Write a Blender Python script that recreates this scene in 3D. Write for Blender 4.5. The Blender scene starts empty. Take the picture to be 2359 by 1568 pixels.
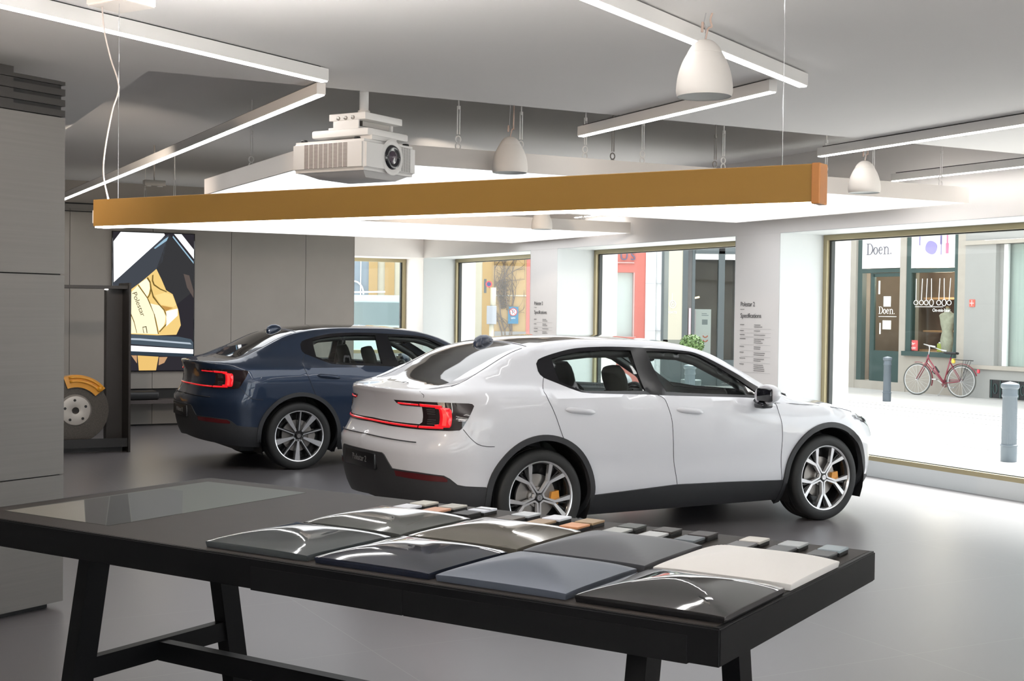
import bpy, bmesh, math, random
import numpy as np
from mathutils import Vector, Matrix
from mathutils.geometry import delaunay_2d_cdt
PI = math.pi
SC = bpy.context.scene
COL = SC.collection

# ------------------------------------------------------------------ camera
CAM_H, CAM_F, PITCH, ROLL = 1.6975, 3006.7, 0.0238, 0.0130
cd = bpy.data.cameras.new('camera')
cd.sensor_fit = 'HORIZONTAL'; cd.sensor_width = 36.0; cd.lens = CAM_F / 2359.0 * 36.0
cd.clip_start = 0.05; cd.clip_end = 300
co = bpy.data.objects.new('camera', cd); COL.objects.link(co)
_c, _s = math.cos(PITCH), math.sin(PITCH)
fw = Vector((0, _c, -_s)); up = Vector((0, _s, _c)); rt = Vector((1, 0, 0))
rt2 = rt * math.cos(ROLL) + up * math.sin(ROLL); up2 = -rt * math.sin(ROLL) + up * math.cos(ROLL)
M = Matrix((rt2, up2, -fw)).transposed().to_4x4(); M.translation = (0, 0, CAM_H)
co.matrix_world = M
SC.camera = co
SC.view_settings.view_transform = 'Standard'; SC.view_settings.look = 'None'
SC.view_settings.gamma = 1.0; SC.view_settings.use_curve_mapping = False
SC.view_settings.exposure = 0.98

# ------------------------------------------------------------------ sky (overcast daylight)
wd = bpy.data.worlds.new('overcast_sky'); SC.world = wd; wd.use_nodes = True
nt = wd.node_tree; nt.nodes.clear()
wo = nt.nodes.new('ShaderNodeOutputWorld'); bg = nt.nodes.new('ShaderNodeBackground')
bg.inputs['Color'].default_value = (0.90, 0.95, 1.0, 1); bg.inputs['Strength'].default_value = 1.55
nt.links.new(bg.outputs[0], wo.inputs[0])

# soft high daylight over the street; the shop side lies in its shade
sd = bpy.data.lights.new('daylight', 'SUN'); sd.energy = 11; sd.angle = math.radians(38); sd.color = (1, .98, .95)
so = bpy.data.objects.new('daylight', sd); COL.objects.link(so)
_az = .48488 + math.radians(25); so.rotation_euler = (-Vector((math.cos(_az) * math.cos(math.radians(58)), math.sin(_az) * math.cos(math.radians(58)), math.sin(math.radians(58))))).to_track_quat('-Z', 'Y').to_euler()

# ------------------------------------------------------------------ frames
YB = 0.48488   # building
def bpos(a, b, z=0.0):
    return Vector((math.cos(YB) * a - math.sin(YB) * b, math.sin(YB) * a + math.cos(YB) * b, z))
MB = Matrix.Rotation(YB, 4, 'Z')
YT = -0.5628; TO = Vector((0.5338, 3.2693, 0))
MT = Matrix.Translation(TO) @ Matrix.Rotation(YT, 4, 'Z')

# ------------------------------------------------------------------ helpers
def link(name, me, mat=None, parent=None, smooth=False, M=None):
    o = bpy.data.objects.new(name, me); COL.objects.link(o)
    if mat is not None:
        for m in (mat if isinstance(mat, (list, tuple)) else [mat]): me.materials.append(m)
    if smooth:
        me.polygons.foreach_set('use_smooth', [True] * len(me.polygons))
    if parent is not None: o.parent = parent
    if M is not None: o.matrix_local = M
    return o
def tag(o, label=None, cat=None, group=None, kind=None):
    if label: o['label'] = label
    if cat: o['category'] = cat
    if group: o['group'] = group
    if kind: o['kind'] = kind
    return o
def thing(name, label, cat, M=None, group=None):
    o = bpy.data.objects.new(name, None); COL.objects.link(o); o.empty_display_size = .1
    if M is not None: o.matrix_world = M
    return tag(o, label, cat, group)
def copy_tree(o, parent=None):
    c = o.copy(); COL.objects.link(c); c.parent = parent
    for ch in list(o.children): copy_tree(ch, c)
    return c
class G:
    """collects shapes, then becomes ONE mesh object"""
    def __init__(s): s.v = []; s.f = []; s.m = []; s.mi = 0
    def add(s, vs, fs):
        n = len(s.v); s.v += [tuple(v) for v in vs]; s.f += [tuple(i + n for i in f) for f in fs]; s.m += [s.mi] * len(fs)
        return s
    def box(s, x0, x1, y0, y1, z0, z1, M=None):
        vs = [Vector((x, y, z)) for z in (z0, z1) for y in (y0, y1) for x in (x0, x1)]
        if M is not None: vs = [M @ v for v in vs]
        return s.add(vs, [(0, 2, 3, 1), (4, 5, 7, 6), (0, 1, 5, 4), (2, 6, 7, 3), (0, 4, 6, 2), (1, 3, 7, 5)])
    def rbox(s, x0, x1, y0, y1, z0, z1, r=.01, M=None, seg=2):
        bm = bmesh.new(); bmesh.ops.create_cube(bm, size=1)
        for v in bm.verts: v.co = Vector(((x0 + x1) / 2 + v.co.x * (x1 - x0), (y0 + y1) / 2 + v.co.y * (y1 - y0), (z0 + z1) / 2 + v.co.z * (z1 - z0)))
        r = min(r, .49 * min(x1 - x0, y1 - y0, z1 - z0))
        bmesh.ops.bevel(bm, geom=list(bm.edges) + list(bm.verts), offset=r, segments=seg, affect='EDGES', profile=.5)
        if M is not None: bmesh.ops.transform(bm, matrix=M, verts=bm.verts)
        bm.verts.index_update()
        s.add([v.co.copy() for v in bm.verts], [[v.index for v in f.verts] for f in bm.faces]); bm.free(); return s
    def tube(s, pts, r, n=8, closed=False, cap=True):
        pts = [Vector(p) for p in pts]; N = len(pts); rings = []
        ref = None
        for i, p in enumerate(pts):
            if closed: t = (pts[(i + 1) % N] - pts[i - 1])
            else: t = pts[min(i + 1, N - 1)] - pts[max(i - 1, 0)]
            t = t.normalized() if t.length > 1e-9 else Vector((0, 0, 1))
            if ref is None: ref = Vector((0, 0, 1)) if abs(t.z) < .9 else Vector((1, 0, 0))
            a = (ref - t * ref.dot(t)).normalized(); b = t.cross(a); ref = a
            rr = r[i] if isinstance(r, (list, tuple)) else r
            rings.append([p + (a * math.cos(2 * PI * k / n) + b * math.sin(2 * PI * k / n)) * rr for k in range(n)])
        vs = [v for R_ in rings for v in R_]; fs = []
        for i in range(N if closed else N - 1):
            for k in range(n):
                j = (i + 1) % N
                fs.append((i * n + k, i * n + (k + 1) % n, j * n + (k + 1) % n, j * n + k))
        if cap and not closed: fs += [tuple(range(n))[::-1], tuple((N - 1) * n + k for k in range(n))]
        return s.add(vs, fs)
    def cyl(s, p0, p1, r, n=16): return s.tube([p0, p1], r, n)
    def lathe(s, prof, n=32, M=None, closed=False):
        """profile of (r, z) turned round z"""
        vs = []; fs = []; m = len(prof)
        for k in range(n):
            a = 2 * PI * k / n
            for r, z in prof: vs.append(Vector((r * math.cos(a), r * math.sin(a), z)))
        if M is not None: vs = [M @ v for v in vs]
        for k in range(n):
            for i in range(m if closed else m - 1):
                j = (i + 1) % m; k2 = (k + 1) % n
                fs.append((k * m + i, k2 * m + i, k2 * m + j, k * m + j))
        return s.add(vs, fs)
    def prism(s, poly, h0, h1, M=None):
        """poly in xy, extruded from z=h0 to z=h1; concave outlines allowed"""
        n = len(poly)
        vs = [Vector((p[0], p[1], h0)) for p in poly] + [Vector((p[0], p[1], h1)) for p in poly]
        tri = tris(poly)
        fs = [tuple(t[::-1]) for t in tri] + [tuple(i + n for i in t) for t in tri] + [(i, (i + 1) % n, n + (i + 1) % n, n + i) for i in range(n)]
        if M is not None: vs = [M @ v for v in vs]
        return s.add(vs, fs)
    def mesh(s, name='mesh', recalc=True):
        me = bpy.data.meshes.new(name); me.from_pydata(s.v, [], s.f)
        if any(s.m): me.polygons.foreach_set('material_index', s.m)
        if recalc:
            bm = bmesh.new(); bm.from_mesh(me); bmesh.ops.recalc_face_normals(bm, faces=bm.faces); bm.to_mesh(me); bm.free()
        me.update(); return me
    def obj(s, name, mat, parent=None, smooth=False, M=None, recalc=True, auto=None):
        me = s.mesh(name, recalc)
        o = link(name, me, mat, parent, smooth, M)
        if auto:
            bm = bmesh.new(); bm.from_mesh(me)
            for e in bm.edges:
                if len(e.link_faces) == 2 and e.calc_face_angle(0) > auto: e.smooth = False
            for f in bm.faces: f.smooth = True
            bm.to_mesh(me); bm.free()
        return o
def tris(poly):
    vs = [Vector((p[0], p[1])) for p in poly]; n = len(vs)
    r = delaunay_2d_cdt(vs, [(i, (i + 1) % n) for i in range(n)], [], 1, 1e-6)
    if len(r[0]) != n: pass
    out = []
    for f in r[2]:
        ids = []
        for i in f:
            o_ = r[3][i]; ids.append(o_[0] if o_ else 0)
        out.append(tuple(ids))
    return out
def inpoly(x, y, P):
    c = False; n = len(P); j = n - 1
    for i in range(n):
        if (P[i][1] > y) != (P[j][1] > y) and x < (P[j][0] - P[i][0]) * (y - P[i][1]) / (P[j][1] - P[i][1]) + P[i][0]: c = not c
        j = i
    return c
def dens(P, h, closed=True):
    out = []; n = len(P)
    for i in range(n if closed else n - 1):
        a, b = P[i], P[(i + 1) % n]; L = math.hypot(b[0] - a[0], b[1] - a[1]); k = max(1, int(math.ceil(L / h)))
        for t in range(k): out.append((a[0] + (b[0] - a[0]) * t / k, a[1] + (b[1] - a[1]) * t / k))
    if not closed: out.append(tuple(P[-1]))
    return out
def smoothline(P, n=6, closed=False):
    """Catmull-Rom through the points"""
    out = []; N = len(P)
    for i in range(N if closed else N - 1):
        p0 = P[(i - 1) % N] if closed or i > 0 else P[i]; p1 = P[i]; p2 = P[(i + 1) % N]
        p3 = P[(i + 2) % N] if closed or i + 2 < N else P[(i + 1) % N]
        for k in range(n):
            t = k / n
            out.append(tuple(.5 * ((2 * b) + (-a + c) * t + (2 * a - 5 * b + 4 * c - d) * t * t + (-a + 3 * b - 3 * c + d) * t ** 3) for a, b, c, d in zip(p0, p1, p2, p3)))
    if not closed: out.append(tuple(P[-1]))
    return out
def cdt_fill(outer, holes=(), h=.03, dense=None):
    """triangles filling an outline (with holes) in 2D, with inner points on a grid"""
    dense = dense or h
    loops = [dens(outer, dense)] + [dens(H, dense) for H in holes]
    vs = []; es = []
    for L in loops:
        n0 = len(vs); vs += L; es += [(n0 + i, n0 + (i + 1) % len(L)) for i in range(len(L))]
    nb = len(vs); xs = [p[0] for p in loops[0]]; ys = [p[1] for p in loops[0]]
    y = min(ys) + h / 2; row = 0
    seg = np.array(vs)
    while y < max(ys):
        x = min(xs) + h / 2 + (h / 2 if row % 2 else 0)
        while x < max(xs):
            if inpoly(x, y, loops[0]) and not any(inpoly(x, y, L) for L in loops[1:]):
                if ((seg - (x, y)) ** 2).sum(1).min() > (h * .45) ** 2: vs.append((x, y))
            x += h
        y += h; row += 1
    r = delaunay_2d_cdt([Vector(v) for v in vs], es, [], 0, 1e-7)
    V = [tuple(v) for v in r[0]]; F = []
    for f in r[2]:
        cx = sum(V[i][0] for i in f) / len(f); cy = sum(V[i][1] for i in f) / len(f)
        if inpoly(cx, cy, loops[0]) and not any(inpoly(cx, cy, L) for L in loops[1:]): F.append(tuple(f))
    return V, F
# ------------------------------------------------------------------ materials
def lin(c):
    return tuple((x / 12.92 if x <= .04045 else ((x + .055) / 1.055) ** 2.4) for x in c)
def h(s): return lin(tuple(int(s[i:i + 2], 16) / 255 for i in (0, 2, 4)))
def mat(name, col, rough=.5, metal=0.0, coat=0.0, spec=.5, emit=None, es=0.0, noise=0.0, nscale=8.0, bump=0.0, bscale=60.0, coat_rough=.03, stretch=None):
    m = bpy.data.materials.new(name); m.use_nodes = True; t = m.node_tree; b = t.nodes['Principled BSDF']
    b.inputs['Base Color'].default_value = (*col, 1); b.inputs['Roughness'].default_value = rough
    b.inputs['Metallic'].default_value = metal; b.inputs['Specular IOR Level'].default_value = spec
    b.inputs['Coat Weight'].default_value = coat; b.inputs['Coat Roughness'].default_value = coat_rough
    if emit is not None:
        b.inputs['Emission Color'].default_value = (*emit, 1); b.inputs['Emission Strength'].default_value = es
    if noise or bump:
        tc = t.nodes.new('ShaderNodeTexCoord'); mp = t.nodes.new('ShaderNodeMapping'); t.links.new(tc.outputs['Object'], mp.inputs[0])
        if stretch: mp.inputs['Scale'].default_value = stretch
    if noise:
        n = t.nodes.new('ShaderNodeTexNoise'); n.inputs['Scale'].default_value = nscale; n.inputs['Detail'].default_value = 5
        t.links.new(mp.outputs[0], n.inputs['Vector'])
        mx = t.nodes.new('ShaderNodeMix'); mx.data_type = 'RGBA'
        mx.inputs[6].default_value = (*[c * (1 - noise) for c in col], 1); mx.inputs[7].default_value = (*[min(1, c * (1 + noise)) for c in col], 1)
        t.links.new(n.outputs[0], mx.inputs[0]); t.links.new(mx.outputs[2], b.inputs['Base Color'])
    if bump:
        n2 = t.nodes.new('ShaderNodeTexNoise'); n2.inputs['Scale'].default_value = bscale; n2.inputs['Detail'].default_value = 3
        t.links.new(mp.outputs[0], n2.inputs['Vector'])
        bp = t.nodes.new('ShaderNodeBump'); bp.inputs['Strength'].default_value = bump; bp.inputs['Distance'].default_value = .002
        t.links.new(n2.outputs[0], bp.inputs['Height']); t.links.new(bp.outputs[0], b.inputs['Normal'])
    return m
def glassmat(name, tint=(1, 1, 1), refl=.5, rough=0.0):
    """thin pane: tinted see-through plus a fresnel reflection"""
    m = bpy.data.materials.new(name); m.use_nodes = True; t = m.node_tree; t.nodes.clear()
    o = t.nodes.new('ShaderNodeOutputMaterial'); mx = t.nodes.new('ShaderNodeMixShader')
    tr = t.nodes.new('ShaderNodeBsdfTransparent'); gl = t.nodes.new('ShaderNodeBsdfGlossy')
    fr = t.nodes.new('ShaderNodeFresnel'); ge = t.nodes.new('ShaderNodeNewGeometry')
    ma = t.nodes.new('ShaderNodeMath'); ma.operation = 'MULTIPLY_ADD'; ma.inputs[1].default_value = 1 / 1.45 - 1.45; ma.inputs[2].default_value = 1.45
    t.links.new(ge.outputs['Backfacing'], ma.inputs[0]); t.links.new(ma.outputs[0], fr.inputs['IOR'])
    ml = t.nodes.new('ShaderNodeMath'); ml.operation = 'MULTIPLY'; ml.inputs[1].default_value = refl * 2
    tr.inputs[0].default_value = (*tint, 1); gl.inputs['Roughness'].default_value = rough
    t.links.new(fr.outputs[0], ml.inputs[0]); t.links.new(ml.outputs[0], mx.inputs[0])
    t.links.new(tr.outputs[0], mx.inputs[1]); t.links.new(gl.outputs[0], mx.inputs[2]); t.links.new(mx.outputs[0], o.inputs[0])
    return m
def emat(name, col, s):
    m = bpy.data.materials.new(name); m.use_nodes = True; t = m.node_tree; t.nodes.clear()
    o = t.nodes.new('ShaderNodeOutputMaterial'); e = t.nodes.new('ShaderNodeEmission')
    e.inputs[0].default_value = (*col, 1); e.inputs[1].default_value = s; t.links.new(e.outputs[0], o.inputs[0]); return m
BLK = mat('black_plastic', (.012, .012, .013), .45)
CLAD = mat('charcoal_cladding', (.030, .031, .034), .55, noise=.08, nscale=40)
GLOSSBLK = mat('gloss_black', (.010, .010, .014), .08, coat=.6)
TRIM = mat('window_trim_black', (.010, .010, .012), .18, spec=.3)
TYRE = mat('tyre_rubber', (.012, .012, .012), .62, noise=.15, nscale=30)
RIMB = mat('gloss_black_rim', (.012, .012, .013), .2, coat=.4)
RIMS = mat('machined_rim', (.78, .78, .80), .25, metal=.85)
DISC = mat('brake_disc_steel', (.35, .33, .31), .35, metal=.9)
GOLDC = mat('golden_caliper', (.75, .32, .04), .35, coat=.4)
CHROME = mat('chrome', (.75, .76, .78), .08, metal=1)
REDL = mat('red_lamp_light', (.5, .005, .01), .2, coat=.8, emit=(1, .012, .022), es=.30)
REDH = mat('bright_red_lamp_light', (.6, .02, .02), .2, coat=.8, emit=(1, .06, .05), es=.50)
REDD = mat('dark_red_reflector', (.09, .006, .008), .2, coat=.6)
SMOKE = mat('smoked_lamp_cover', (.018, .010, .011), .06, coat=1.0)
SEAT = mat('grey_green_seat_fabric', (.020, .023, .020), .8, noise=.1, nscale=30)
GAP = mat('panel_gap', (.03, .03, .035), .7)
WIN_D = glassmat('dark_car_glass', (.22, .25, .25), .5)
WIN_L = glassmat('light_car_glass', (.86, .93, .91), .5)
# ------------------------------------------------------------------ car surface (x forward from rear axle, y left, z up)
def tab(xs, ys):
    xs = np.array(xs, float); ys = np.array(ys, float); d = np.diff(ys) / np.diff(xs)
    m = np.zeros(len(xs)); m[0] = d[0]; m[-1] = d[-1]
    for i in range(1, len(xs) - 1):
        m[i] = 0 if d[i - 1] * d[i] <= 0 else 2 * d[i - 1] * d[i] / (d[i - 1] + d[i])
    def f(x):
        if x <= xs[0]: return float(ys[0])
        if x >= xs[-1]: return float(ys[-1])
        i = int(np.searchsorted(xs, x)) - 1; w = xs[i + 1] - xs[i]; t = (x - xs[i]) / w
        return float((2 * t**3 - 3 * t**2 + 1) * ys[i] + (t**3 - 2 * t**2 + t) * w * m[i] + (-2 * t**3 + 3 * t**2) * ys[i + 1] + (t**3 - t**2) * w * m[i + 1])
    return f
f_zs = tab([-.8, 0, 1, 1.62, 2.25, 2.6, 3.08, 3.3, 3.6], [1.082, 1.069, 1.043, 1.01, .955, .925, .852, .80, .70])
f_ys = tab([-.8, -.3, 0, 1, 1.6, 2.25, 2.9, 3.3], [.865, .90, .905, .90, .895, .885, .90, .88])
f_zb = tab([-.8, -.5, 0, .3, 1.1, 1.6, 2.2, 2.5, 3, 3.3, 3.6], [1.10, 1.115, 1.12, 1.11, 1.072, 1.05, .99, .955, .872, .815, .715])
f_yb = tab([-.8, -.5, 0, .3, 1.1, 1.6, 2.2, 2.6, 3, 3.3], [.80, .80, .80, .83, .84, .835, .83, .85, .86, .83])
f_zE = tab([-1, -.8, -.6, -.35, 0, .3, .6, 1, 1.4, 1.7, 2.0, 2.3, 2.5, 2.87, 3.08, 3.3, 3.6], [1.112, 1.118, 1.145, 1.25, 1.40, 1.452, 1.470, 1.468, 1.442, 1.375, 1.23, 1.065, .985, .925, .893, .835, .73])
f_yE = tab([-1, -.8, -.6, -.35, 0, .3, .6, 1, 1.4, 1.7, 2.0, 2.3, 2.5, 2.87, 3.3], [.76, .75, .72, .67, .62, .60, .59, .59, .59, .61, .67, .75, .80, .82, .79])
f_c = tab([-1, -.9, -.6, -.35, 0, .3, .6, 1.0, 1.3, 1.6, 1.9, 2.2, 2.55, 2.62, 3.0, 3.35, 3.5, 3.65], [1.112, 1.118, 1.150, 1.275, 1.435, 1.49, 1.506, 1.503, 1.487, 1.445, 1.345, 1.20, 1.03, 1.015, .98, .91, .85, .76])
P0, P1 = -.35, 2.95
f_xr = tab([.2, .37, .5, .70, .745, .79, .84, .95, 1.05, 1.115], [-.86, -.955, -.99, -1.015, -1.01, -.955, -.925, -.905, -.915, -.95])
f_xf = tab([.2, .4, .65, .75, .85, .95], [3.52, 3.58, 3.60, 3.57, 3.50, 3.42])
def Wd(x, z):
    zs, zb, zE = f_zs(x), f_zb(x), f_zE(x); zE = max(zE, zb + .012)
    K = [(.15, .72), (.215, .80), (.30, .868), (.40, .902), (.55, .912), (.70, .928), (zs - .16, .932), (zs - .03, f_ys(x) + .008), (zs + .006, f_ys(x) - .006), (zb, f_yb(x)), (zE, f_yE(x))]
    K = sorted(K); xs = [k[0] for k in K]
    for i in range(1, len(xs)):
        if xs[i] <= xs[i - 1] + .004: xs[i] = xs[i - 1] + .004
    return tab(xs, [k[1] for k in K])(z)
NE = 2.5
_th = np.linspace(0, PI / 2, 200)
def arc(a, w, n):
    X = a * np.sin(_th) ** (2 / n); Y = w * np.cos(_th) ** (2 / n)
    L = np.concatenate([[0], np.cumsum(np.hypot(np.diff(X), np.diff(Y)))]); return L
ARC_R = arc(.62, .88, NE); ARC_F = arc(.62, .86, 2.4)
LR, LF = float(ARC_R[-1]), float(ARC_F[-1])
def side(p, z):
    """(p along the plan contour, z) -> x, y of the right flank; past P0 it turns the rear corner, past P1 the front one"""
    if p < P0:
        th = float(np.interp(P0 - p, ARC_R, _th)); k = 2 / NE; a = P0 - f_xr(z)
        x = P0 - a * math.sin(th) ** k; return (x, Wd(max(x, -.8) if p > -.8 else -.8, z) * max(math.cos(th), 0) ** k)
    if p > P1:
        th = float(np.interp(p - P1, ARC_F, _th)); k = 2 / 2.4; a = f_xf(z) - P1
        x = P1 + a * math.sin(th) ** k; return (x, Wd(min(x, 3.4), z) * max(math.cos(th), 0) ** k)
    return (p, Wd(p, z))
def zedge(p):
    x, y = side(p, 1.0 if p < P0 else .8); return f_zE(x)
def S(p, z, off=0.0, sg=-1):
    x, y = side(p, z); P = Vector((x, y, z))
    if off:
        e = .004; a = Vector((*side(p + e, z), z)) - Vector((*side(p - e, z), z)); b = Vector((*side(p, z + e), z + e)) - Vector((*side(p, z - e), z - e))
        n = b.cross(a); n.normalize()
        if n.y < -1e-6 and p > P0: n = -n
        if p < P0 and n.x > 0 and n.y < .3: n = -n
        P += n * off
    return Vector((P.x, sg * P.y, P.z))
def offx(y):
    w = .76; t = min(abs(y) / w, .995); return .55 * (1 - (1 - t ** NE) ** (1 / NE))
def T(x, y):
    """top surface"""
    s = x
    if x < -.2: s = x - offx(y) * min(1, max(0, (-.2 - x) / .5))
    if x > 2.9: s = x + .5 * (abs(y) / .8) ** 2.4 * min(1, (x - 2.9) / .5)
    zE = f_zE(x if x > -.6 else max(s, x) if s > x else x); c = f_c(s); yE = f_yE(x)
    zE = f_zE(x)
    return zE + (c - zE) * (1 - min(1, abs(y) / yE) ** 2.3)
def grid_panel(g, outer, holes, fn, h_=.05, dense=.03, skirt=0.0, fo=0.0):
    """outline in surface coordinates -> skin; optional skirt going inwards"""
    V, F = cdt_fill(outer, holes, h_, dense)
    P = [fn(a, b, fo) for a, b in V]
    n0 = len(g.v); g.add(P, F)
    if skirt:
        cnt = {}
        for f in F:
            for i in range(len(f)):
                a, b = f[i], f[(i + 1) % len(f)]; cnt[(a, b)] = cnt.get((a, b), 0) + 1
        bd = [(a, b) for a, b in cnt if (b, a) not in cnt]
        ids = sorted({i for e in bd for i in e}); mp = {i: k + len(g.v) for k, i in enumerate(ids)}
        g.v += [tuple(fn(V[i][0], V[i][1], fo - skirt)) for i in ids]
        for a, b in bd: g.f.append((a + n0, b + n0, mp[b], mp[a])[::-1]); g.m.append(g.mi)
PC = P0 - LR          # plan parameter at the middle of the tail
PS = list(np.linspace(PC, P1 + LF, 232))
def arcpts(cx, r, a0, a1, n=22, zc=.352):
    return [(cx + r * math.cos(math.radians(a0 + (a1 - a0) * i / n)), zc + r * math.sin(math.radians(a0 + (a1 - a0) * i / n))) for i in range(n + 1)]
DLO_T = smoothline([(.090, 1.318), (.116, 1.339), (.241, 1.375), (.442, 1.412), (.713, 1.424), (1.0, 1.418), (1.3, 1.403), (1.50, 1.386), (1.60, 1.366), (1.736, 1.312), (1.941, 1.210), (2.066, 1.135), (2.16, 1.080), (2.25, 1.012)], 4)
DLO_B = [(2.25, 1.004), (1.871, 1.027), (1.438, 1.046), (1.084, 1.062), (.99, 1.068), (.707, 1.079), (.45, 1.090), (.37, 1.098), (.286, 1.127), (.17, 1.176), (.11, 1.202), (.085, 1.225), (.076, 1.25), (.077, 1.303)]
PANE_R = [(.214, 1.338), (.33, 1.366), (.468, 1.386), (.70, 1.399), (.949, 1.395), (.956, 1.095), (.70, 1.100), (.42, 1.106), (.386, 1.112), (.30, 1.140), (.222, 1.174)]
PANE_F = [(1.095, 1.388), (1.30, 1.384), (1.52, 1.368), (1.60, 1.345), (1.75, 1.270), (1.95, 1.155), (2.08, 1.062), (2.085, 1.036), (1.60, 1.058), (1.15, 1.083)]
RCUT = [(.105, 1.203), (.053, 1.102), (.040, 1.067), (.075, .986), (.148, .811)]
MCUT = [(1.045, 1.064), (1.065, 1.05), (1.093, 1.012), (1.136, .84), (1.159, .605), (1.204, .42), (1.237, .292)]
FCUT = [(2.168, 1.008), (2.201, .978), (2.215, .889), (2.232, .724), (2.245, .465), (2.285, .285)]
RA, RI = .440, .416
def build_car(name, label, M, paint, glasstop, wheelkind, seats=True):
    root = thing(name, label, 'car', M)
    def fs(sg): return lambda p, z, o: S(p, z, o, sg)
    # --- body shell
    def outline():
        bot = [(PC, .37), (-1.127, .36), (-.9, .355), (-.7, .34), (-.55, .33)]
        ar = arcpts(0, RA, 184, -8)[:]
        af = arcpts(2.735, RA, 188, -3)[:]
        ar = [q for q in ar if q[0] > -.47]
        bot2 = [(.46, .215), (1.2, .215), (2.29, .215)]
        nose = [(3.25, .30), (3.5, .26), (P1 + LF, .24)]
        top = []
        for p in PS[::-1]: top.append((p, zedge(p)))
        return bot + ar + bot2 + af + nose + top
    OUT = outline()
    hole = DLO_T + [(FCUT[0][0] + .02, 1.006)] + FCUT[1:] + [(1.24, .285), (.462, .285)] + arcpts(0, RA, -4, 66, 12)[:-1] + RCUT[::-1][0:4] + [(.105, 1.205), (.085, 1.225), (.076, 1.25), (.077, 1.303)]
    g = G()
    for sg in (-1, 1): grid_panel(g, OUT, [hole], fs(sg), .06, .03)
    # --- top (hatch edge, roof sides, hood) as one skin with the glass cut out
    edge = []
    for p in PS:
        z = zedge(p); x, y = side(p, z); edge.append((x, y, z))
    def tset(hole_l):
        o2 = [(e[0], -e[1]) for e in edge] + [(e[0], e[1]) for e in edge[::-1]][1:-1]
        zs_ = [e[2] for e in edge] + [e[2] for e in edge[::-1]][1:-1]
        return o2, zs_
    o2, zs_ = tset(None)
    ea = np.array(o2); ed = np.roll(ea, -1, 0) - ea; el = (ed ** 2).sum(1) + 1e-12
    et = np.array([zz - T(a_, b_) for (a_, b_), zz in zip(o2, zs_)])
    def ft(x, y, o):
        z = T(x, y)
        q = np.array((x, y)); t_ = np.clip(((q - ea) * ed).sum(1) / el, 0, 1); c_ = ea + ed * t_[:, None]
        d = ((c_ - q) ** 2).sum(1); i = int(d.argmin()); dd = math.sqrt(d[i])
        if dd < .16:
            w = 1 - dd / .16; w = w * w * (3 - 2 * w); tt = t_[i]
            z += w * (et[i] * (1 - tt) + et[(i + 1) % len(et)] * tt)
        return Vector((x, y, z + o))
    def ysm(x, k): return f_yE(x) * k
    hx = [-.60, -.45, -.30, -.15, 0.0, .05]
    kx = lambda x: .62 + .24 * (x + .6) / .65
    hatch = [(x, -ysm(x, kx(x))) for x in hx] + [(x, ysm(x, kx(x))) for x in hx[::-1]]
    hatch += [(-.645, .33), (-.66, .15), (-.662, 0), (-.66, -.15), (-.645, -.33)]
    rx = [.09, .3, .6, .9, 1.2, 1.46]
    roof = [(x, -ysm(x, .86)) for x in rx] + [(1.50, -.3), (1.51, 0), (1.50, .3)] + [(x, ysm(x, .86)) for x in rx[::-1]]
    wx = [1.62, 1.8, 2.0, 2.2, 2.34]
    ws = [(x, -ysm(x, .93)) for x in wx] + [(2.50, -.5), (2.56, -.25), (2.58, 0), (2.56, .25), (2.50, .5)] + [(x, ysm(x, .93)) for x in wx[::-1]] + [(1.59, .3), (1.585, 0), (1.59, -.3)]
    grid_panel(g, o2, [hatch, roof, ws], ft, .06, .03)
    me = g.mesh(); bm = bmesh.new(); bm.from_mesh(me); bmesh.ops.remove_doubles(bm, verts=bm.verts, dist=.0012); bmesh.ops.recalc_face_normals(bm, faces=bm.faces)
    # orient outwards
    if sum(f.calc_area() * f.normal.dot(f.calc_center_median() - Vector((1.3, 0, .7))) for f in bm.faces) < 0: bmesh.ops.reverse_faces(bm, faces=bm.faces)
    bm.to_mesh(me); bm.free()
    link('body', me, paint, root, True)
    gg = G(); grid_panel(gg, hatch, [], ft, .06, .04); gg.obj('rear_window', glasstop, root, True)
    gg = G(); grid_panel(gg, roof, [], ft, .08, .05); gg.obj('glass_roof', glasstop, root, True)
    gg = G(); grid_panel(gg, ws, [], ft, .08, .05); tag(gg.obj('windscreen', WIN_L, root, True), None)
    # --- doors, window trim and panes
    rd = [(.105, 1.203), (.17, 1.176), (.286, 1.127), (.37, 1.098), (.45, 1.090), (.707, 1.079), (.99, 1.068), (1.045, 1.064)] + MCUT[1:-1] + [(1.24, .285), (.462, .285)] + arcpts(0, RA, -4, 66, 12)[:-1] + RCUT[::-1][:-1]
    fd = [(1.045, 1.064), (1.438, 1.046), (1.871, 1.027), (2.168, 1.008)] + FCUT[1:] + [(1.24, .285)] + MCUT[::-1][1:-1]
    for sg in (-1, 1):
        for nm, poly, hx0, hz in (('rear_door', rd, .18, .982), ('front_door', fd, 1.18, .955)):
            a = G(); grid_panel(a, poly, [], fs(sg), .05, .03, skirt=.03)
            d = a.obj(nm, paint, root, False, auto=.6)
            b = G(); n = 14; W_, H_ = .255, .022
            ring = []
            for k in range(n + 1):
                t = k / n; px_ = hx0 + W_ * t; zc = hz - .026 * t; hh = H_ * (1 - abs(2 * t - 1) ** 5 * .75)
                oo = .004 + .030 * (1 - abs(2 * t - 1) ** 4)
                ring.append([S(px_, zc + hh, .002, sg), S(px_, zc + hh * .6, oo, sg), S(px_, zc - hh * .4, oo, sg), S(px_, zc - hh, oo * .45, sg), S(px_, zc - hh, .0, sg)])
            vs = [v for r_ in ring for v in r_]; fsx = [(k * 5 + i, k * 5 + i + 1, k * 5 + i + 6, k * 5 + i + 5) for k in range(n) for i in range(4)]
            b.add(vs, fsx); b.obj('door_handle', paint, d, True)
        a = G(); dlo = DLO_T + DLO_B
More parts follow.
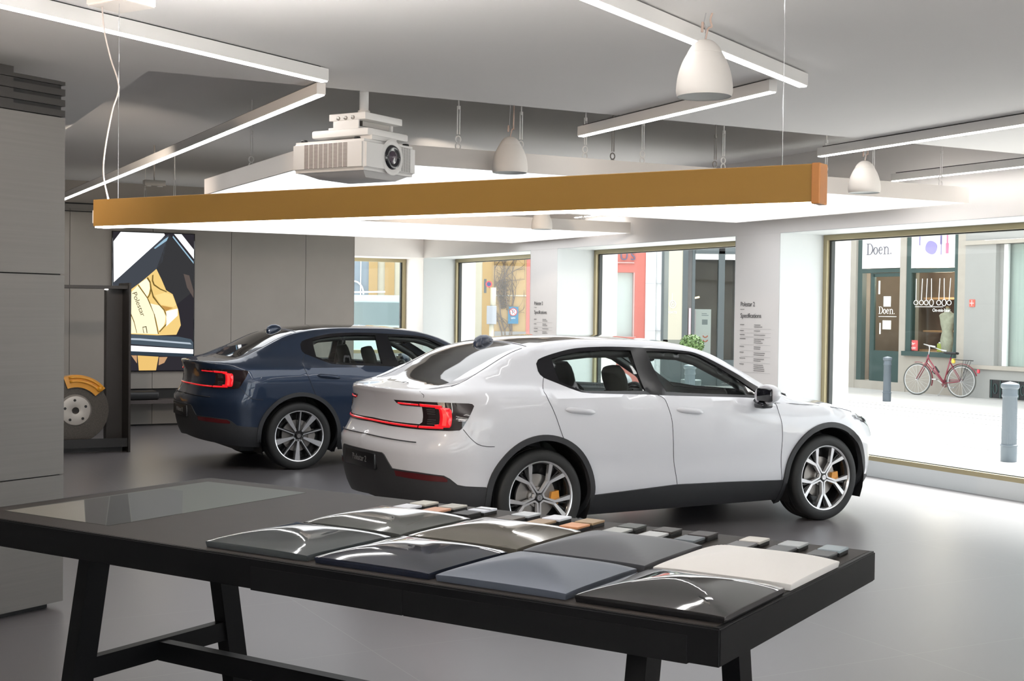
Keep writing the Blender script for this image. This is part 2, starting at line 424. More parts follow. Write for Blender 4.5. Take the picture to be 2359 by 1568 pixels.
        grid_panel(a, dlo, [PANE_R, PANE_F], lambda p, z, o: S(p, z, o, sg), .05, .025, skirt=.025, fo=.001)
        tr = a.obj('window_trim', TRIM, root, False, auto=.6)
        a = G(); grid_panel(a, PANE_R, [], lambda p, z, o: S(p, z, o, sg), .08, .05, fo=-.006); a.obj('side_window', WIN_L, root, True)
        a = G(); grid_panel(a, PANE_F, [], lambda p, z, o: S(p, z, o, sg), .08, .05, fo=-.006); a.obj('side_window', WIN_L, root, True)
        # mirror
        a = G()
        mc = Vector((2.0, sg * 1.00, 1.055))
        bm = bmesh.new(); bmesh.ops.create_uvsphere(bm, u_segments=20, v_segments=12, radius=1)
        for v in bm.verts:
            c = v.co; x_ = c.x * .10;
            if c.x < -.25: x_ = -.25 * .10 + (c.x + .25) * .012
            v.co = mc + Vector((x_, c.y * .125, c.z * .082 + c.y * sg * .012))
        bm.verts.index_update(); a.add([v.co.copy() for v in bm.verts], [[v.index for v in f.verts] for f in bm.faces]); bm.free()
        mo = a.obj('side_mirror', paint, root, True)
        a = G(); a.tube([(2.0, sg * .93, 1.0), (2.01, sg * .97, .985), (2.0, sg * 1.02, .99)], [.03, .038, .03], 10); a.rbox(1.948, 1.985, min(sg * .93, sg * 1.10), max(sg * .93, sg * 1.10), 1.0, 1.11, .018); a.rbox(1.93, 2.05, min(sg * .92, sg * 1.03), max(sg * .92, sg * 1.03), .945, 1.0, .022)
        a.tube([(2.02, sg * .85, .995), (2.0, sg * .96, .99)], .025, 10)
        a.obj('mirror_foot', GLOSSBLK, mo, False, auto=.6)
    # --- cladding: sills, arches, bumper bottoms
    g = G()
    for sg in (-1, 1):
        F_ = fs(sg)
        sill = [(.44, .345), (.8, .363), (1.208, .383), (1.7, .375), (2.30, .358), (2.31, .30), (2.31, .19), (.47, .19), (.445, .25)]
        grid_panel(g, sill, [], F_, .06, .03, skirt=.03, fo=.010)
        for cx, a0, a1 in ((0, 186, -24), (2.735, 206, -8)):
            o_ = arcpts(cx, .457, a0, a1, 40); i_ = arcpts(cx, .416, a0, a1, 40)
            grid_panel(g, o_ + i_[::-1], [], F_, .05, .025, skirt=.045, fo=.016)
        rb = [(PC, .668), (-1.535, .668), (-1.262, .667), (-1.235, .655), (-1.157, .563), (-.924, .556), (-.739, .541), (-.70, .52), (-.651, .478), (-.60, .468), (-.452, .457), (-.436, .42), (-.416, .36), (-.41, .25), (-.6, .26), (-.9, .29), (-1.2, .31), (PC, .33)]
        grid_panel(g, rb, [], F_, .05, .03, skirt=.04, fo=.008)
        fb = [(3.155, .37), (3.3, .34), (3.5, .33), (3.8, .32), (P1 + LF, .32), (P1 + LF, .20), (3.6, .19), (3.3, .17), (3.12, .16), (3.125, .26)]
        grid_panel(g, fb, [], F_, .05, .03, skirt=.04, fo=.012)
    g.obj('cladding', CLAD, root, False, auto=.5)
    # --- seams
    def seam(pts, sg, r=.0022):
        P = [S(a, b, .0005, sg) for a, b in smoothline(pts, 5)]; g = G(); g.tube(P, r, 5); g.obj('panel_seam', GAP, root, True)
    for sg in (-1, 1):
        seam(RCUT + arcpts(0, RA, 66, 60, 2), sg); seam(MCUT, sg); seam(FCUT, sg)
        seam([(2.201, .976), (2.52, .955), (2.846, .925), (3.06, .885), (3.3, .82)], sg)
        seam([(-.655, .863), (-.60, .81), (-.533, .766), (-.47, .745), (-.40, .74)], sg)
        seam([(-.905, 1.112), (-.917, 1.091), (-.966, 1.038)], sg)
        seam([(PC, .772), (-1.358, .770), (-.956, .762)], sg, .004)
        seam([(.45, .30), (1.237, .292), (2.289, .274)], sg, .002)
    for sg in (-1, 1):
        for L in ([(.05, -.02 + .0), (.07, .3), (.07, .545)], [(-.60, .64), (-.35, .61), (.02, .565)]):
            P = []
            for a, b in dens([(q[0], q[1] * sg) for q in L], .04, False): P.append(ft(a, b, .0008))
            g = G(); g.tube(P, .0025, 5); g.obj('panel_seam', GAP, root, True)
    # --- tail: lamp cover, light bars, recessed plate
    g = G()
    for sg in (-1, 1):
        grid_panel(g, [(PC, .888), (-1.30, .884), (-1.0, .884), (-.978, .90), (-.972, 1.005), (-1.19, 1.006), (-1.235, 1.020), (-1.262, 1.040), (-.973, 1.043), (-.746, 1.043), (-.600, 1.040), (-.575, 1.036), (-.565, 1.022), (-.639, .915), (-.665, .868), (-.68, .856), (-.75, .850), (-1.0, .848), (-1.3, .850), (PC, .856)], [], fs(sg), .04, .02, skirt=.01, fo=.003)
    g.obj('lamp_cover', SMOKE, root, False, auto=.5)
    def strip(pts, w, off, prof=.006, gi=None):
        gi = gi or g
        for sg in (-1, 1):
            D = dens(pts, .03, False); A = []
            for k, (a, b) in enumerate(D): A += [S(a, b + w / 2, off, sg), S(a, b + w / 4, off + prof, sg), S(a, b - w / 4, off + prof, sg), S(a, b - w / 2, off, sg)]
            gi.add(A, [(k * 4 + i, k * 4 + i + 1, k * 4 + i + 5, k * 4 + i + 4) for k in range(len(D) - 1) for i in range(3)])
    g = G(); strip([(-1.212, 1.020), (-.995, 1.018)], .013, .003); strip([(-.985, 1.018), (-.80, 1.012)], .020, .003); strip([(PC, .871), (-1.01, .866)], .014, .003); strip([(-1.0, .866), (-.80, .870)], .017, .003)
    for sg in (-1, 1): grid_panel(g, [(-.86, 1.012), (-.748, 1.004), (-.740, .99), (-.746, .885), (-.755, .872), (-.87, .870), (-.87, .888), (-.836, .892), (-.832, .995), (-.86, .998)], [], fs(sg), .03, .015, fo=.0075, skirt=.004)
    tl = g.obj('tail_light', REDL, root, True)
    g = G()
    for sg in (-1, 1): grid_panel(g, [(-.808, .998), (-.778, .998), (-.782, .884), (-.812, .884)], [], fs(sg), .03, .02, fo=.0095)
    g.obj('light_element', REDH, tl, True)
    g = G()
    for k in range(4):
        for z in (.990, .975, .960, .905, .890)[k:k + 1] or (): pass
    for z in (.988, .974, .960, .920, .906, .892): strip([(-.935, z), (-.865, z)], .005, .0035, .003)
    g.obj('lamp_fin', mat('grey_lamp_fin', (.07, .06, .06), .3), tl, True)
    for sg in (-1, 1):
        g = G(); grid_panel(g, [(-1.13, .553), (-.93, .548), (-.745, .535), (-.715, .515), (-.718, .498), (-.82, .500), (-1.12, .515)], [], fs(sg), .04, .03, fo=.0105, skirt=.006)
        g.obj('reflector', REDD, root, False, auto=.5)
    # number plate
    X_ = -1.008
    g = G(); g.rbox(X_ - .012, X_ + .03, -.262, .262, .535, .650, .006); pl = g.obj('number_plate', mat(name + '_plate_black', (.010, .010, .011), .3), root, False, auto=.6)
    t = text_mesh('Polestar 2', .062, .001); txt = link('plate_lettering', t, mat('plate_grey_letter', (.16, .16, .165), .4), pl)
    txt.matrix_local = Matrix.Translation((X_ - .0135, .0, .577)) @ Matrix.Rotation(-PI / 2, 4, 'Z') @ Matrix.Rotation(PI / 2, 4, 'X')
    # --- headlamp, cowl and roof fin
    g = G()
    for sg in (-1, 1): grid_panel(g, smoothline([(3.036, .852), (3.15, .850), (3.27, .838), (3.33, .80), (3.355, .765), (3.36, .73), (3.28, .765), (3.185, .80)], 3, True), [], fs(sg), .04, .02, fo=.0025)
    hl = g.obj('headlamp', mat(name + '_headlamp_glass', (.30, .31, .33), .12, coat=1), root, False, auto=.5)
    g = G()
    for sg in (-1, 1): grid_panel(g, [(3.10, .846), (3.30, .825), (3.33, .79), (3.29, .785), (3.24, .815)], [], fs(sg), .04, .02, fo=.007)
    g.obj('headlamp_insert', GLOSSBLK, hl, True)
    g = G(); cowl = [(2.34, -.72), (2.50, -.52), (2.56, -.25), (2.58, 0), (2.56, .25), (2.50, .52), (2.34, .72), (2.42, .76), (2.60, .5), (2.64, 0), (2.60, -.5), (2.42, -.76)]
    grid_panel(g, cowl, [], ft, .06, .04, fo=.006, skirt=.01)
    g.tube([ft(2.46, -.70, .012), ft(2.40, -.4, .016), ft(2.36, 0, .018)], .009, 6)
    g.obj('wiper_cowl', BLK, root, False, auto=.5)
    g = G(); fin = [(-.10, 0, .030, .004), (-.085, .018, .036, .006), (-.03, .040, .036, .008), (.02, .060, .028, .005), (.06, .072, .012, .003)]
    n = 10; vs = []
    xs_ = [-.075, -.06, -.02, .03, .075, .10]; hs_ = [.040, .072, .080, .070, .045, .006]; ws_ = [.022, .036, .042, .036, .022, .004]
    for x_, h_, w_ in zip(xs_, hs_, ws_):
        b0 = f_c(x_) - .012
        for k in range(n): a = PI * k / (n - 1); vs.append((x_, math.cos(a) * w_, b0 + math.sin(a) ** .8 * h_))
    g.add(vs, [(i * n + k, i * n + k + 1, (i + 1) * n + k + 1, (i + 1) * n + k) for i in range(len(xs_) - 1) for k in range(n - 1)] + [tuple(range(n))])
    g.obj('roof_antenna', mat(name + '_antenna', (.05, .06, .09), .2, coat=.5) if wheelkind == 'Y' else paint, root, True)
    # --- inner tub: dark liner, floor, wheel housings
    g = G()
    for sg in (-1, 1):
        liner = [(-1.0, .42), (-.45, .42)] + arcpts(0, .47, 172, 0, 14) + [(.5, .25), (2.25, .25)] + arcpts(2.735, .47, 180, 8, 14) + [(3.3, .42), (3.3, .74), (2.6, .87), (2.3, .93), (1.0, 1.02), (-.5, 1.03), (-1.0, 1.0)]
        grid_panel(g, liner, [], lambda p, z, o: S(p, z, -.05, sg), .09, .05)
        for cx in (0, 2.735):
            A = arcpts(cx, .425, 205, -25, 20); vs = [(x_, sg * .90, z_) for x_, z_ in A] + [(x_, sg * .56, z_) for x_, z_ in A]; m = len(A)
            g.add(vs, [(i, i + 1, m + i + 1, m + i) for i in range(m - 1)] + [tuple(range(m, 2 * m))])
    g.box(-.55, 3.2, -.62, .62, .19, .26); g.box(-.78, -.45, -.55, .55, .30, .36)
    g.obj('inner_shell', BLK, root)
    # cabin
    if seats:
        g = G(); g.rbox(1.85, 2.35, -.74, .74, .80, .975, .05); g.rbox(.2, 1.9, -.12, .12, .3, .78, .04); g.rbox(-.55, -.15, -.68, .68, .4, 1.02, .04)
        g.obj('dashboard', BLK, root, False, auto=.5)
        g = G(); c0 = Vector((1.66, .38, .90)); 
        g.tube([c0 + Vector((.06 * math.sin(a) * 1, .185 * math.cos(a), .175 * math.sin(a))) for a in np.linspace(0, 2 * PI, 28)[:-1]], .015, 8, closed=True)
        g.tube([c0, c0 + Vector((.2, 0, -.08))], .03, 8); g.tube([c0 - Vector((0, .17, 0)), c0 + Vector((0, .17, 0))], .02, 6)
        g.obj('steering_wheel', BLK, root, True)
        for (sx, sy) in ((1.22, -.38), (1.22, .38), (.34, -.36), (.34, .36)):
            rear = sx < 1
            g = G(); R_ = Matrix.Translation((sx, sy, 0)) @ Matrix.Rotation(math.radians(-20 if not rear else -24), 4, 'Y') if False else Matrix.Translation((sx, sy, .42)) @ Matrix.Rotation(math.radians(-18), 4, 'Y')
            top = 1.10 - .42 if not rear else 1.06 - .42
            n = 16; vs = []; rows = [(-.02, .24), (.1, .26), (.3, .26), (.48, .255), (top - .03, .22), (top + .01, .14)]
            for z_, w_ in rows:
                for k in range(n): a = 2 * PI * k / n; vs.append(R_ @ Vector((math.copysign(abs(math.cos(a)) ** .6, math.cos(a)) * .065, math.copysign(abs(math.sin(a)) ** .6, math.sin(a)) * w_, z_)))
            g.add(vs, [(i * n + k, i * n + (k + 1) % n, (i + 1) * n + (k + 1) % n, (i + 1) * n + k) for i in range(len(rows) - 1) for k in range(n)] + [tuple((len(rows) - 1) * n + k for k in range(n))])
            g.rbox(sx - .02, sx + .50, sy - .25, sy + .25, .34, .48, .05)
            st = g.obj('seat', SEAT, root, True)
            g = G(); R2 = R_ @ Matrix.Translation((0, 0, top + .10)); vs = []; rows = [(-.12, .10), (-.07, .145), (0, .155), (.06, .14), (.10, .09)]
            if rear: rows = [(-.12, .11), (-.06, .145), (0, .15), (.05, .13), (.09, .08)]
            for z_, w_ in rows:
                for k in range(n): a = 2 * PI * k / n; vs.append(R2 @ Vector((math.cos(a) * .05, math.copysign(abs(math.sin(a)) ** .7, math.sin(a)) * w_, z_)))
            g.add(vs, [(i * n + k, i * n + (k + 1) % n, (i + 1) * n + (k + 1) % n, (i + 1) * n + k) for i in range(len(rows) - 1) for k in range(n)] + [tuple(k for k in range(n))[::-1], tuple((len(rows) - 1) * n + k for k in range(n))])
            g.obj('headrest', SEAT, st, True)
        g = G(); g.rbox(1.50, 1.56, -.13, .12, 1.285, 1.35, .02); g.tube([(1.53, 0, 1.34), (1.60, 0, 1.42)], .012, 6)
        g.obj('rear_view_mirror', GLOSSBLK, root, False, auto=.5)
        g = G()
        for sg in (-1, 1):
            P = [S(a, b, -.075, sg) for a, b in [(.10, 1.29), (.3, 1.385), (.6, 1.41), (1.0, 1.41), (1.45, 1.385), (1.62, 1.34), (1.95, 1.18), (2.15, 1.05)]]
            g.tube(P, .035, 8)
            g.tube([S(1.02, 1.39, -.085, sg), S(1.06, 1.05, -.085, sg)], .034, 8)
        g.obj('roof_pillar_lining', BLK, root, True)
    # --- wheels
    W0 = build_wheel(wheelkind)
    first = True
    for cx in (0, 2.735):
        for sg in (-1, 1):
            w = W0 if first else copy_tree(W0)
            first = False
            w.parent = root
            w.matrix_local = Matrix.Translation((cx, sg * .895, .352)) @ (Matrix.Rotation(PI / 2, 4, 'X') if sg < 0 else Matrix.Rotation(-PI / 2, 4, 'X'))
    return root
def build_wheel(kind):
    """axis z, outer face at z=0 looking +z"""
    w = bpy.data.objects.new('wheel', None); COL.objects.link(w); w.empty_display_size = .1
    g = G()
    prof = [(.262, -.005), (.268, .006), (.285, .012), (.315, .012), (.336, .004), (.347, -.010), (.352, -.035), (.3525, -.12), (.352, -.205), (.345, -.23), (.30, -.245), (.262, -.235)]
    g.lathe(smoothline(prof, 2), 64)
    for k in range(3): g.tube([(.3535 * math.cos(a), .3535 * math.sin(a), -.07 - k * .05) for a in np.linspace(0, 2 * PI, 64)[:-1]], .002, 4, closed=True)
    g.obj('tyre', TYRE, w, True)
    g = G(); g.lathe([(.262, -.235), (.245, -.22), (.236, -.10), (.238, -.03), (.254, -.004), (.263, -.002)], 64); g.lathe([(.03, -.13), (.238, -.13)], 40)
    g.obj('rim_barrel', RIMB, w, True)
    g = G(); g.lathe([(.252, -.006), (.257, .003), (.265, .006), (.270, .000)], 72)
    def blade(gi, p0, w0, p1, w1, z0, z1, th=.012):
        p0 = Vector((p0[0], p0[1])); p1 = Vector((p1[0], p1[1])); d = (p1 - p0).normalized(); n = Vector((-d.y, d.x))
        vs = []
        for p, w_, z in ((p0, w0, z0), (p1, w1, z1)):
            vs += [(p.x + n.x * w_ / 2, p.y + n.y * w_ / 2, z), (p.x - n.x * w_ / 2, p.y - n.y * w_ / 2, z), (p.x - n.x * w_ * .62, p.y - n.y * w_ * .62, z - th * 2.2), (p.x + n.x * w_ * .62, p.y + n.y * w_ * .62, z - th * 2.2)]
        gi.add(vs, [(0, 1, 5, 4), (1, 2, 6, 5), (2, 3, 7, 6), (3, 0, 4, 7), (0, 3, 2, 1), (4, 5, 6, 7)])
    pol = lambda r, a: (r * math.cos(math.radians(a)), r * math.sin(math.radians(a)))
    gb = G()
    if kind == 'Y':
        for k in range(5):
            A = 90 + 72 * k
            for s_ in (-1, 1):
                blade(g, pol(.254, A + s_ * 20), .032, pol(.140, A + s_ * 32), .019, -.006, -.018)
                blade(g, pol(.142, A + s_ * 32.2), .018, pol(.040, A + s_ * 20), .012, -.018, -.022)
                blade(gb, pol(.250, A + s_ * 30), .012, pol(.125, A + s_ * 35.5), .012, -.028, -.034)
                blade(gb, pol(.16, A + s_ * 35), .03, pol(.03, A + s_ * 35), .03, -.028, -.034)
            blade(g, pol(.042, A - 20), .013, pol(.042, A + 20), .013, -.022, -.022)
    else:
        for k in range(5):
            A = 126 + 72 * k - 4
            blade(g, pol(.254, A), .058, pol(.055, A), .020, -.004, -.020)
            blade(g, pol(.254, A + 36), .010, pol(.05, A + 36), .010, -.006, -.022)
            blade(gb, pol(.252, A + 36), .03, pol(.05, A + 36), .03, -.022, -.034)
            for q in (-1, 1): blade(gb, pol(.06, A + q * 17), .022, pol(.03, A + q * 17), .02, -.018, -.03)
    g.obj('rim', RIMS, w, False, auto=.5)
    gb.lathe([(.0, -.016), (.028, -.016), (.034, -.022), (.036, -.05), (.07, -.06)], 32); gb.obj('rim_spoke_back', RIMB, w, False, auto=.5)
    g = G(); g.lathe([(.0, -.0125), (.021, -.0125), (.024, -.018)], 24)
    for s_ in (0, PI):
        R_ = Matrix.Rotation(s_ + PI / 4, 4, 'Z'); g.box(.003, .016, .002, .0055, -.0125, -.0105, R_); g.box(.003, .0065, .002, .016, -.0125, -.0105, R_)
    g.obj('hub_cap', CHROME, w, False, auto=.5)
    g = G(); g.lathe([(.075, -.075), (.165, -.075), (.165, -.095), (.075, -.095)], 48); g.lathe([(0, -.055), (.072, -.055), (.075, -.09)], 32)
    g.obj('brake_disc', DISC, w, False, auto=.5)
    g = G()
    a0 = -8 if kind == 'Y' else 0; pts = [pol(.185, a0 - 16), pol(.19, a0), pol(.185, a0 + 20), pol(.125, a0 + 22), pol(.115, a0), pol(.125, a0 - 20)]
    g.prism(pts, -.105, -.048); g.obj('brake_caliper', GOLDC if kind == 'Y' else DISC, w, False, auto=.5)
    return w
def text_mesh(s, size, depth=0.0, align='CENTER', spacing=1.0):
    cu = bpy.data.curves.new('txt', 'FONT'); cu.body = s; cu.size = size; cu.extrude = depth; cu.align_x = align; cu.space_character = spacing; cu.resolution_u = 3
    o = bpy.data.objects.new('txt', cu); COL.objects.link(o); dg = bpy.context.evaluated_depsgraph_get(); dg.update()
    me = bpy.data.meshes.new_from_object(o.evaluated_get(dg)); bpy.data.objects.remove(o); bpy.data.curves.remove(cu); me.materials.clear(); return me
# ------------------------------------------------------------------ room
WALLW = mat('warm_white_plaster', (.88, .85, .83), .75, noise=.02, nscale=3)
CEILM = mat('ceiling_paint', (.80, .785, .775), .85, noise=.015, nscale=2)
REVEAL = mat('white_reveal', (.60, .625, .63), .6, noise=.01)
PANELG = mat('concrete_grey_panel', (.30, .275, .25), .6, noise=.10, nscale=2.5)
GOLDF = mat('champagne_frame', (.42, .36, .22), .4, metal=.35, noise=.04)
CREAMF = mat('pale_beige_coating', (.66, .61, .57), .5)
LED = emat('led_strip', (1.0, .985, .96), 9.0)
LEDW = emat('led_panel', (.97, .985, 1.0), 1.05)
WHITE = mat('white_coating', (.74, .72, .70), .45)
DARKLINE = mat('dark_joint', (.02, .02, .02), .8)
def floor_mat():
    m = mat('polished_floor', (.135, .127, .133), .36, noise=.05, nscale=1.2, coat=.45, coat_rough=.36)
    t = m.node_tree; b = t.nodes['Principled BSDF']
    tc = t.nodes.new('ShaderNodeTexCoord'); br = t.nodes.new('ShaderNodeTexBrick'); br.offset = 0
    mp = t.nodes.new('ShaderNodeMapping'); mp.inputs['Rotation'].default_value = (0, 0, 0); t.links.new(tc.outputs['Object'], mp.inputs[0]); t.links.new(mp.outputs[0], br.inputs['Vector'])
    br.inputs['Scale'].default_value = 1; br.inputs['Mortar Size'].default_value = .0025; br.inputs['Brick Width'].default_value = 2.4; br.inputs['Row Height'].default_value = 1.2
    old = b.inputs['Base Color'].links[0].from_socket
    mx = t.nodes.new('ShaderNodeMix'); mx.data_type = 'RGBA'; mx.inputs[7].default_value = (.195, .187, .19, 1)
    t.links.new(br.outputs['Fac'], mx.inputs[0]); t.links.new(old, mx.inputs[6]); t.links.new(mx.outputs[2], b.inputs['Base Color'])
    return m
def struct(g, name, m, M=MB, **k):
    o = g.obj(name, m, **k); o.matrix_world = M; o['kind'] = 'structure'; return o
AI, AG, BE = 9.10, 9.74, 7.53
g = G(); g.box(-6, 9.74, -4.6, 21.3, -.15, 0); struct(g, 'floor', floor_mat())
ZC, ZR = 3.02, 3.38
g = G(); g.box(-6, 10.2, -4.7, BE, ZC, 3.7); g.box(-6, 1.62, BE, 21.4, ZC, 3.7); g.box(1.62, 10.2, BE, 21.4, ZR, 3.7)
struct(g, 'ceiling', CEILM)
# window wall: header, piers with deep reveals, low upstand
PIERS = [(20.57, 21.4), (15.94, 16.73), (11.11, 11.89), (-4.7, 5.0)]
g = G(); g.box(AI, 10.1, -4.7, 21.4, 2.56, ZR + .02)
for b0, b1 in PIERS: g.box(AI + .004, 10.1, b0 + .003, b1 - .003, 0, 2.56)
struct(g, 'wall_right', WALLW)
g = G()
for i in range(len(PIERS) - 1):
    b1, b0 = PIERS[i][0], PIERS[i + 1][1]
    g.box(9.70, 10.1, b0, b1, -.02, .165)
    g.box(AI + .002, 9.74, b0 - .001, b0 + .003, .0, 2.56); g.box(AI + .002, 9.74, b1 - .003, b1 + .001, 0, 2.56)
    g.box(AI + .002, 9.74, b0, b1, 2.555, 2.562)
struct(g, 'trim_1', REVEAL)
PANE = glassmat('shop_window_glass', (.97, .985, .98), .22)
GASK = mat('window_gasket', (.03, .035, .035), .5)
for i in range(len(PIERS) - 1):
    b1, b0 = PIERS[i][0], PIERS[i + 1][1]
    r = bpy.data.objects.new('window_%d' % (5 - i), None); COL.objects.link(r); r['kind'] = 'structure'; r.matrix_world = MB @ Matrix.Translation((AG, b0, 0))
    L = b1 - b0; g = G(); z0, z1, w = .165, 2.56, .062
    g.box(-.04, .06, 0, L, z1 - w, z1); g.box(-.04, .06, 0, L, z0, z0 + w * .75); g.box(-.04, .06, 0, w, z0 + .04, z1 - w); g.box(-.04, .06, L - w, L, z0 + .04, z1 - w)
    g.obj('window_frame', GOLDF, r)
    g = G(); q = w; z2, z3, t_ = z0 + w * .75, z1 - w, .012
    g.box(.0, .05, q, L - q, z3 - t_, z3); g.box(.0, .05, q, L - q, z2, z2 + t_ * .7); g.box(.0, .05, q, q + .03, z2, z3); g.box(0, .05, L - q - .03, L - q, z2, z3)
    g.obj('window_gasket', GASK, r)
    g = G(); g.box(.022, .032, q, L - q, z2, z3); g.obj('window_pane', PANE, r)
# back wall with grey panels, bench recess below
g = G()
for a0 in [4.08 + 1.12 * k for k in range(-8, 3)]:
    a1 = min(a0 + 1.12, 7.09)
    if a1 <= a0: continue
    g.box(a0 + .003, a1 - .003, 18.60, 18.66, .52, 3.0)
    g.box(a0 + .003 + .2 * 0, a1 - .003, 18.60, 18.66, .02, .335)
g.mi = 1; g.box(-6, 7.08, 18.63, 20.57, -.02, 3.02); g.mi = 0
g.box(7.08, 7.09, 18.60, 20.6, .0, 3.05)
g.mi = 1; g.box(-6, 7.08, 18.56, 18.64, 2.955, 2.965); g.box(-6, 7.08, 18.56, 18.7, 3.06, 3.075)
g.mi = 0; g.box(-6, 7.09, 18.585, 20.57, 3.0, ZR)
struct(g, 'wall_back', [PANELG, DARKLINE])
g = G(); g.box(7.09, AI, 20.57, 21.3, 2.56, ZR + .01); g.box(AI - .005, AI + .01, 20.57, 21.3, 0, 2.56); g.box(7.0, 7.1, 20.57, 21.5, 0, 3)
struct(g, 'wall_far', WALLW)
g = G(); L = AI - 7.1
r = bpy.data.objects.new('window_1', None); COL.objects.link(r); r['kind'] = 'structure'; r.matrix_world = MB @ Matrix.Translation((7.1, 21.3, 0))
g.box(0, L, 0, .1, 2.50, 2.56); g.box(0, L, 0, .1, .9, .96); g.box(0, .06, 0, .1, .96, 2.5); g.box(L - .075, L - .01, 0, .1, .96, 2.5); g.obj('window_frame', GOLDF, r)
g = G(); g.box(L - .10, L - .075, .03, .08, .96, 2.5); g.obj('window_gasket', GASK, r)
g = G(); g.box(.06, L - .1, .05, .06, .96, 2.5); g.obj('window_pane', PANE, r)
g = G(); g.box(7.1, AI, 21.3, 21.5, 0, .9); struct(g, 'trim_2', REVEAL)
g = G(); g.box(-6.2, -6, -4.7, 21.4, 0, ZR); struct(g, 'wall_left', PANELG)
BF = -4.5
g = G(); g.box(-6.2, 10.1, BF - .25, BF, 2.86, ZR)
for a0 in (-6.2, -1.0, 4.4, 9.7): g.box(a0, a0 + .4, BF - .25, BF, 0, 2.86)
struct(g, 'wall_front', WALLW)
for k, (a0, a1) in enumerate(((-5.8, -1.0), (-.6, 4.4), (4.8, 9.7))):  # unseen windows added behind the camera to let in frontal fill daylight
    r = bpy.data.objects.new('window_%d' % (6 + k), None); COL.objects.link(r); r['kind'] = 'structure'; r.matrix_world = MB @ Matrix.Translation((a0, BF - .15, 0)); L = a1 - a0
    g = G(); g.box(0, L, 0, .08, 0, .08); g.box(0, L, 0, .08, 2.78, 2.86); g.box(0, .06, 0, .08, .08, 2.78); g.box(L - .06, L, 0, .08, .08, 2.78); g.obj('window_frame', GOLDF, r)
    g = G(); g.box(.06, L - .06, .03, .04, .08, 2.78); g.obj('window_pane', PANE, r)
# ------------------------------------------------------------------ brushed metal partition block (table frame)
def brushed():
    m = mat('brushed_steel_panel', (.20, .19, .18), .45, metal=.5, noise=.10, nscale=3, stretch=(.4, .4, 22))
    return m
BR = brushed()
t = thing('partition_block', 'brushed metal clad partition block with slotted vents at the left edge', 'partition', MT @ Matrix.Translation((-4.7, 1.77, 0)))
g = G(); V0 = -5.2
g.box(-1.2, -.02, V0, -.012, .10, 2.93); g.obj('core', DARKLINE, t)
for z0, z1, v1 in ((.035, .742, 0), (.748, 1.855, 0), (1.862, 2.725, 0)):
    g = G(); g.box(-1.2, 0, V0, v1, z0, z1); g.obj('cladding_panel', BR, t)
for k in range(4):
    z0 = 2.731 + k * .058
    g = G(); g.box(-1.2, 0, V0, -.335, z0, z0 + .054); g.box(-1.2, 0, -.335, 0, z0, z0 + (.036 if k < 3 else .02)); g.obj('vent_slat', mat('dark_steel_slat', (.05, .047, .045), .45, metal=.4) if k == 0 else bpy.data.materials['dark_steel_slat'], t)
g = G(); g.box(-1.1, -.06, V0, -.06, 0, .04); g.obj('plinth', DARKLINE, t)
# ------------------------------------------------------------------ suspended light panels
def hanger(x, y, z0, z1, par, m=None, s=1.0):
    g = G(); L = z1 - z0
    for q in (-1, 1): g.tube([(x + q * .009 * s, y, z0 + .11), (x + q * .009 * s, y, min(z1, z0 + .30))], .0045 * s, 6)
    g.tube([(x, y, min(z1, z0 + .29)), (x, y, z1)], .006 * s, 6); g.tube([(x, y, z0 + .285), (x, y, z0 + .31)], .013 * s, 8)
    for zc in (.075, .025): g.tube([(x + .020 * s * math.cos(a), y + .004, z0 + zc + .024 * math.sin(a)) for a in np.linspace(0, 2 * PI, 13)[:-1]], .0055 * s, 6, closed=True)
    g.obj('turnbuckle', m or WHITE, par, False, auto=.6)
def light_panel(a0, a1, b0, b1, label, hangs):
    K = 1.0886; a0 *= K; a1 *= K; b0 *= K; b1 *= K; hangs = [(x * K, y * K, d) for x, y, d in hangs]
    t = thing('light_panel', label, 'ceiling light', MB @ Matrix.Translation((a0, b0, 2.68)), 'suspended light panels')
    X, Y = a1 - a0, b1 - b0
    g = G(); g.box(0, X, 0, .02, 0, .136); g.box(0, X, Y - .02, Y, 0, .136); g.box(0, .02, .02, Y - .02, 0, .136); g.box(X - .02, X, .02, Y - .02, 0, .136); g.obj('frame', CREAMF, t)
    g = G(); g.box(.02, X - .02, .02, Y - .02, .12, .13); g.obj('top_board', WHITE, t)
    g = G(); g.box(.012, X - .012, .012, Y - .012, .002, .010); g.obj('diffuser', LEDW, t)
    for (x, y, dk) in hangs: hanger(x - a0, y - b0, .136, ZR - 2.68, t, DISC if dk else None)
    return t
light_panel(2.74, 8.14, 7.60, 10.62, 'huge square light panel hung above the white car, nearer of the two', [(3.634, 7.68, 0), (4.094, 7.68, 0), (4.592, 7.68, 0), (5.06, 7.68, 0), (5.757, 7.68, 0), (4.952, 7.9, 1), (5.847, 7.9, 1), (6.718, 7.68, 0), (7.191, 7.68, 0), (7.91, 7.68, 0), (2.83, 9.6, 0)])
light_panel(3.05, 8.28, 12.80, 15.72, 'square light panel hung above the blue car, farther of the two', [(3.2, 13.6, 0), (3.2, 15, 0), (5.0, 12.9, 0), (6.4, 12.9, 0), (7.7, 12.9, 0)])
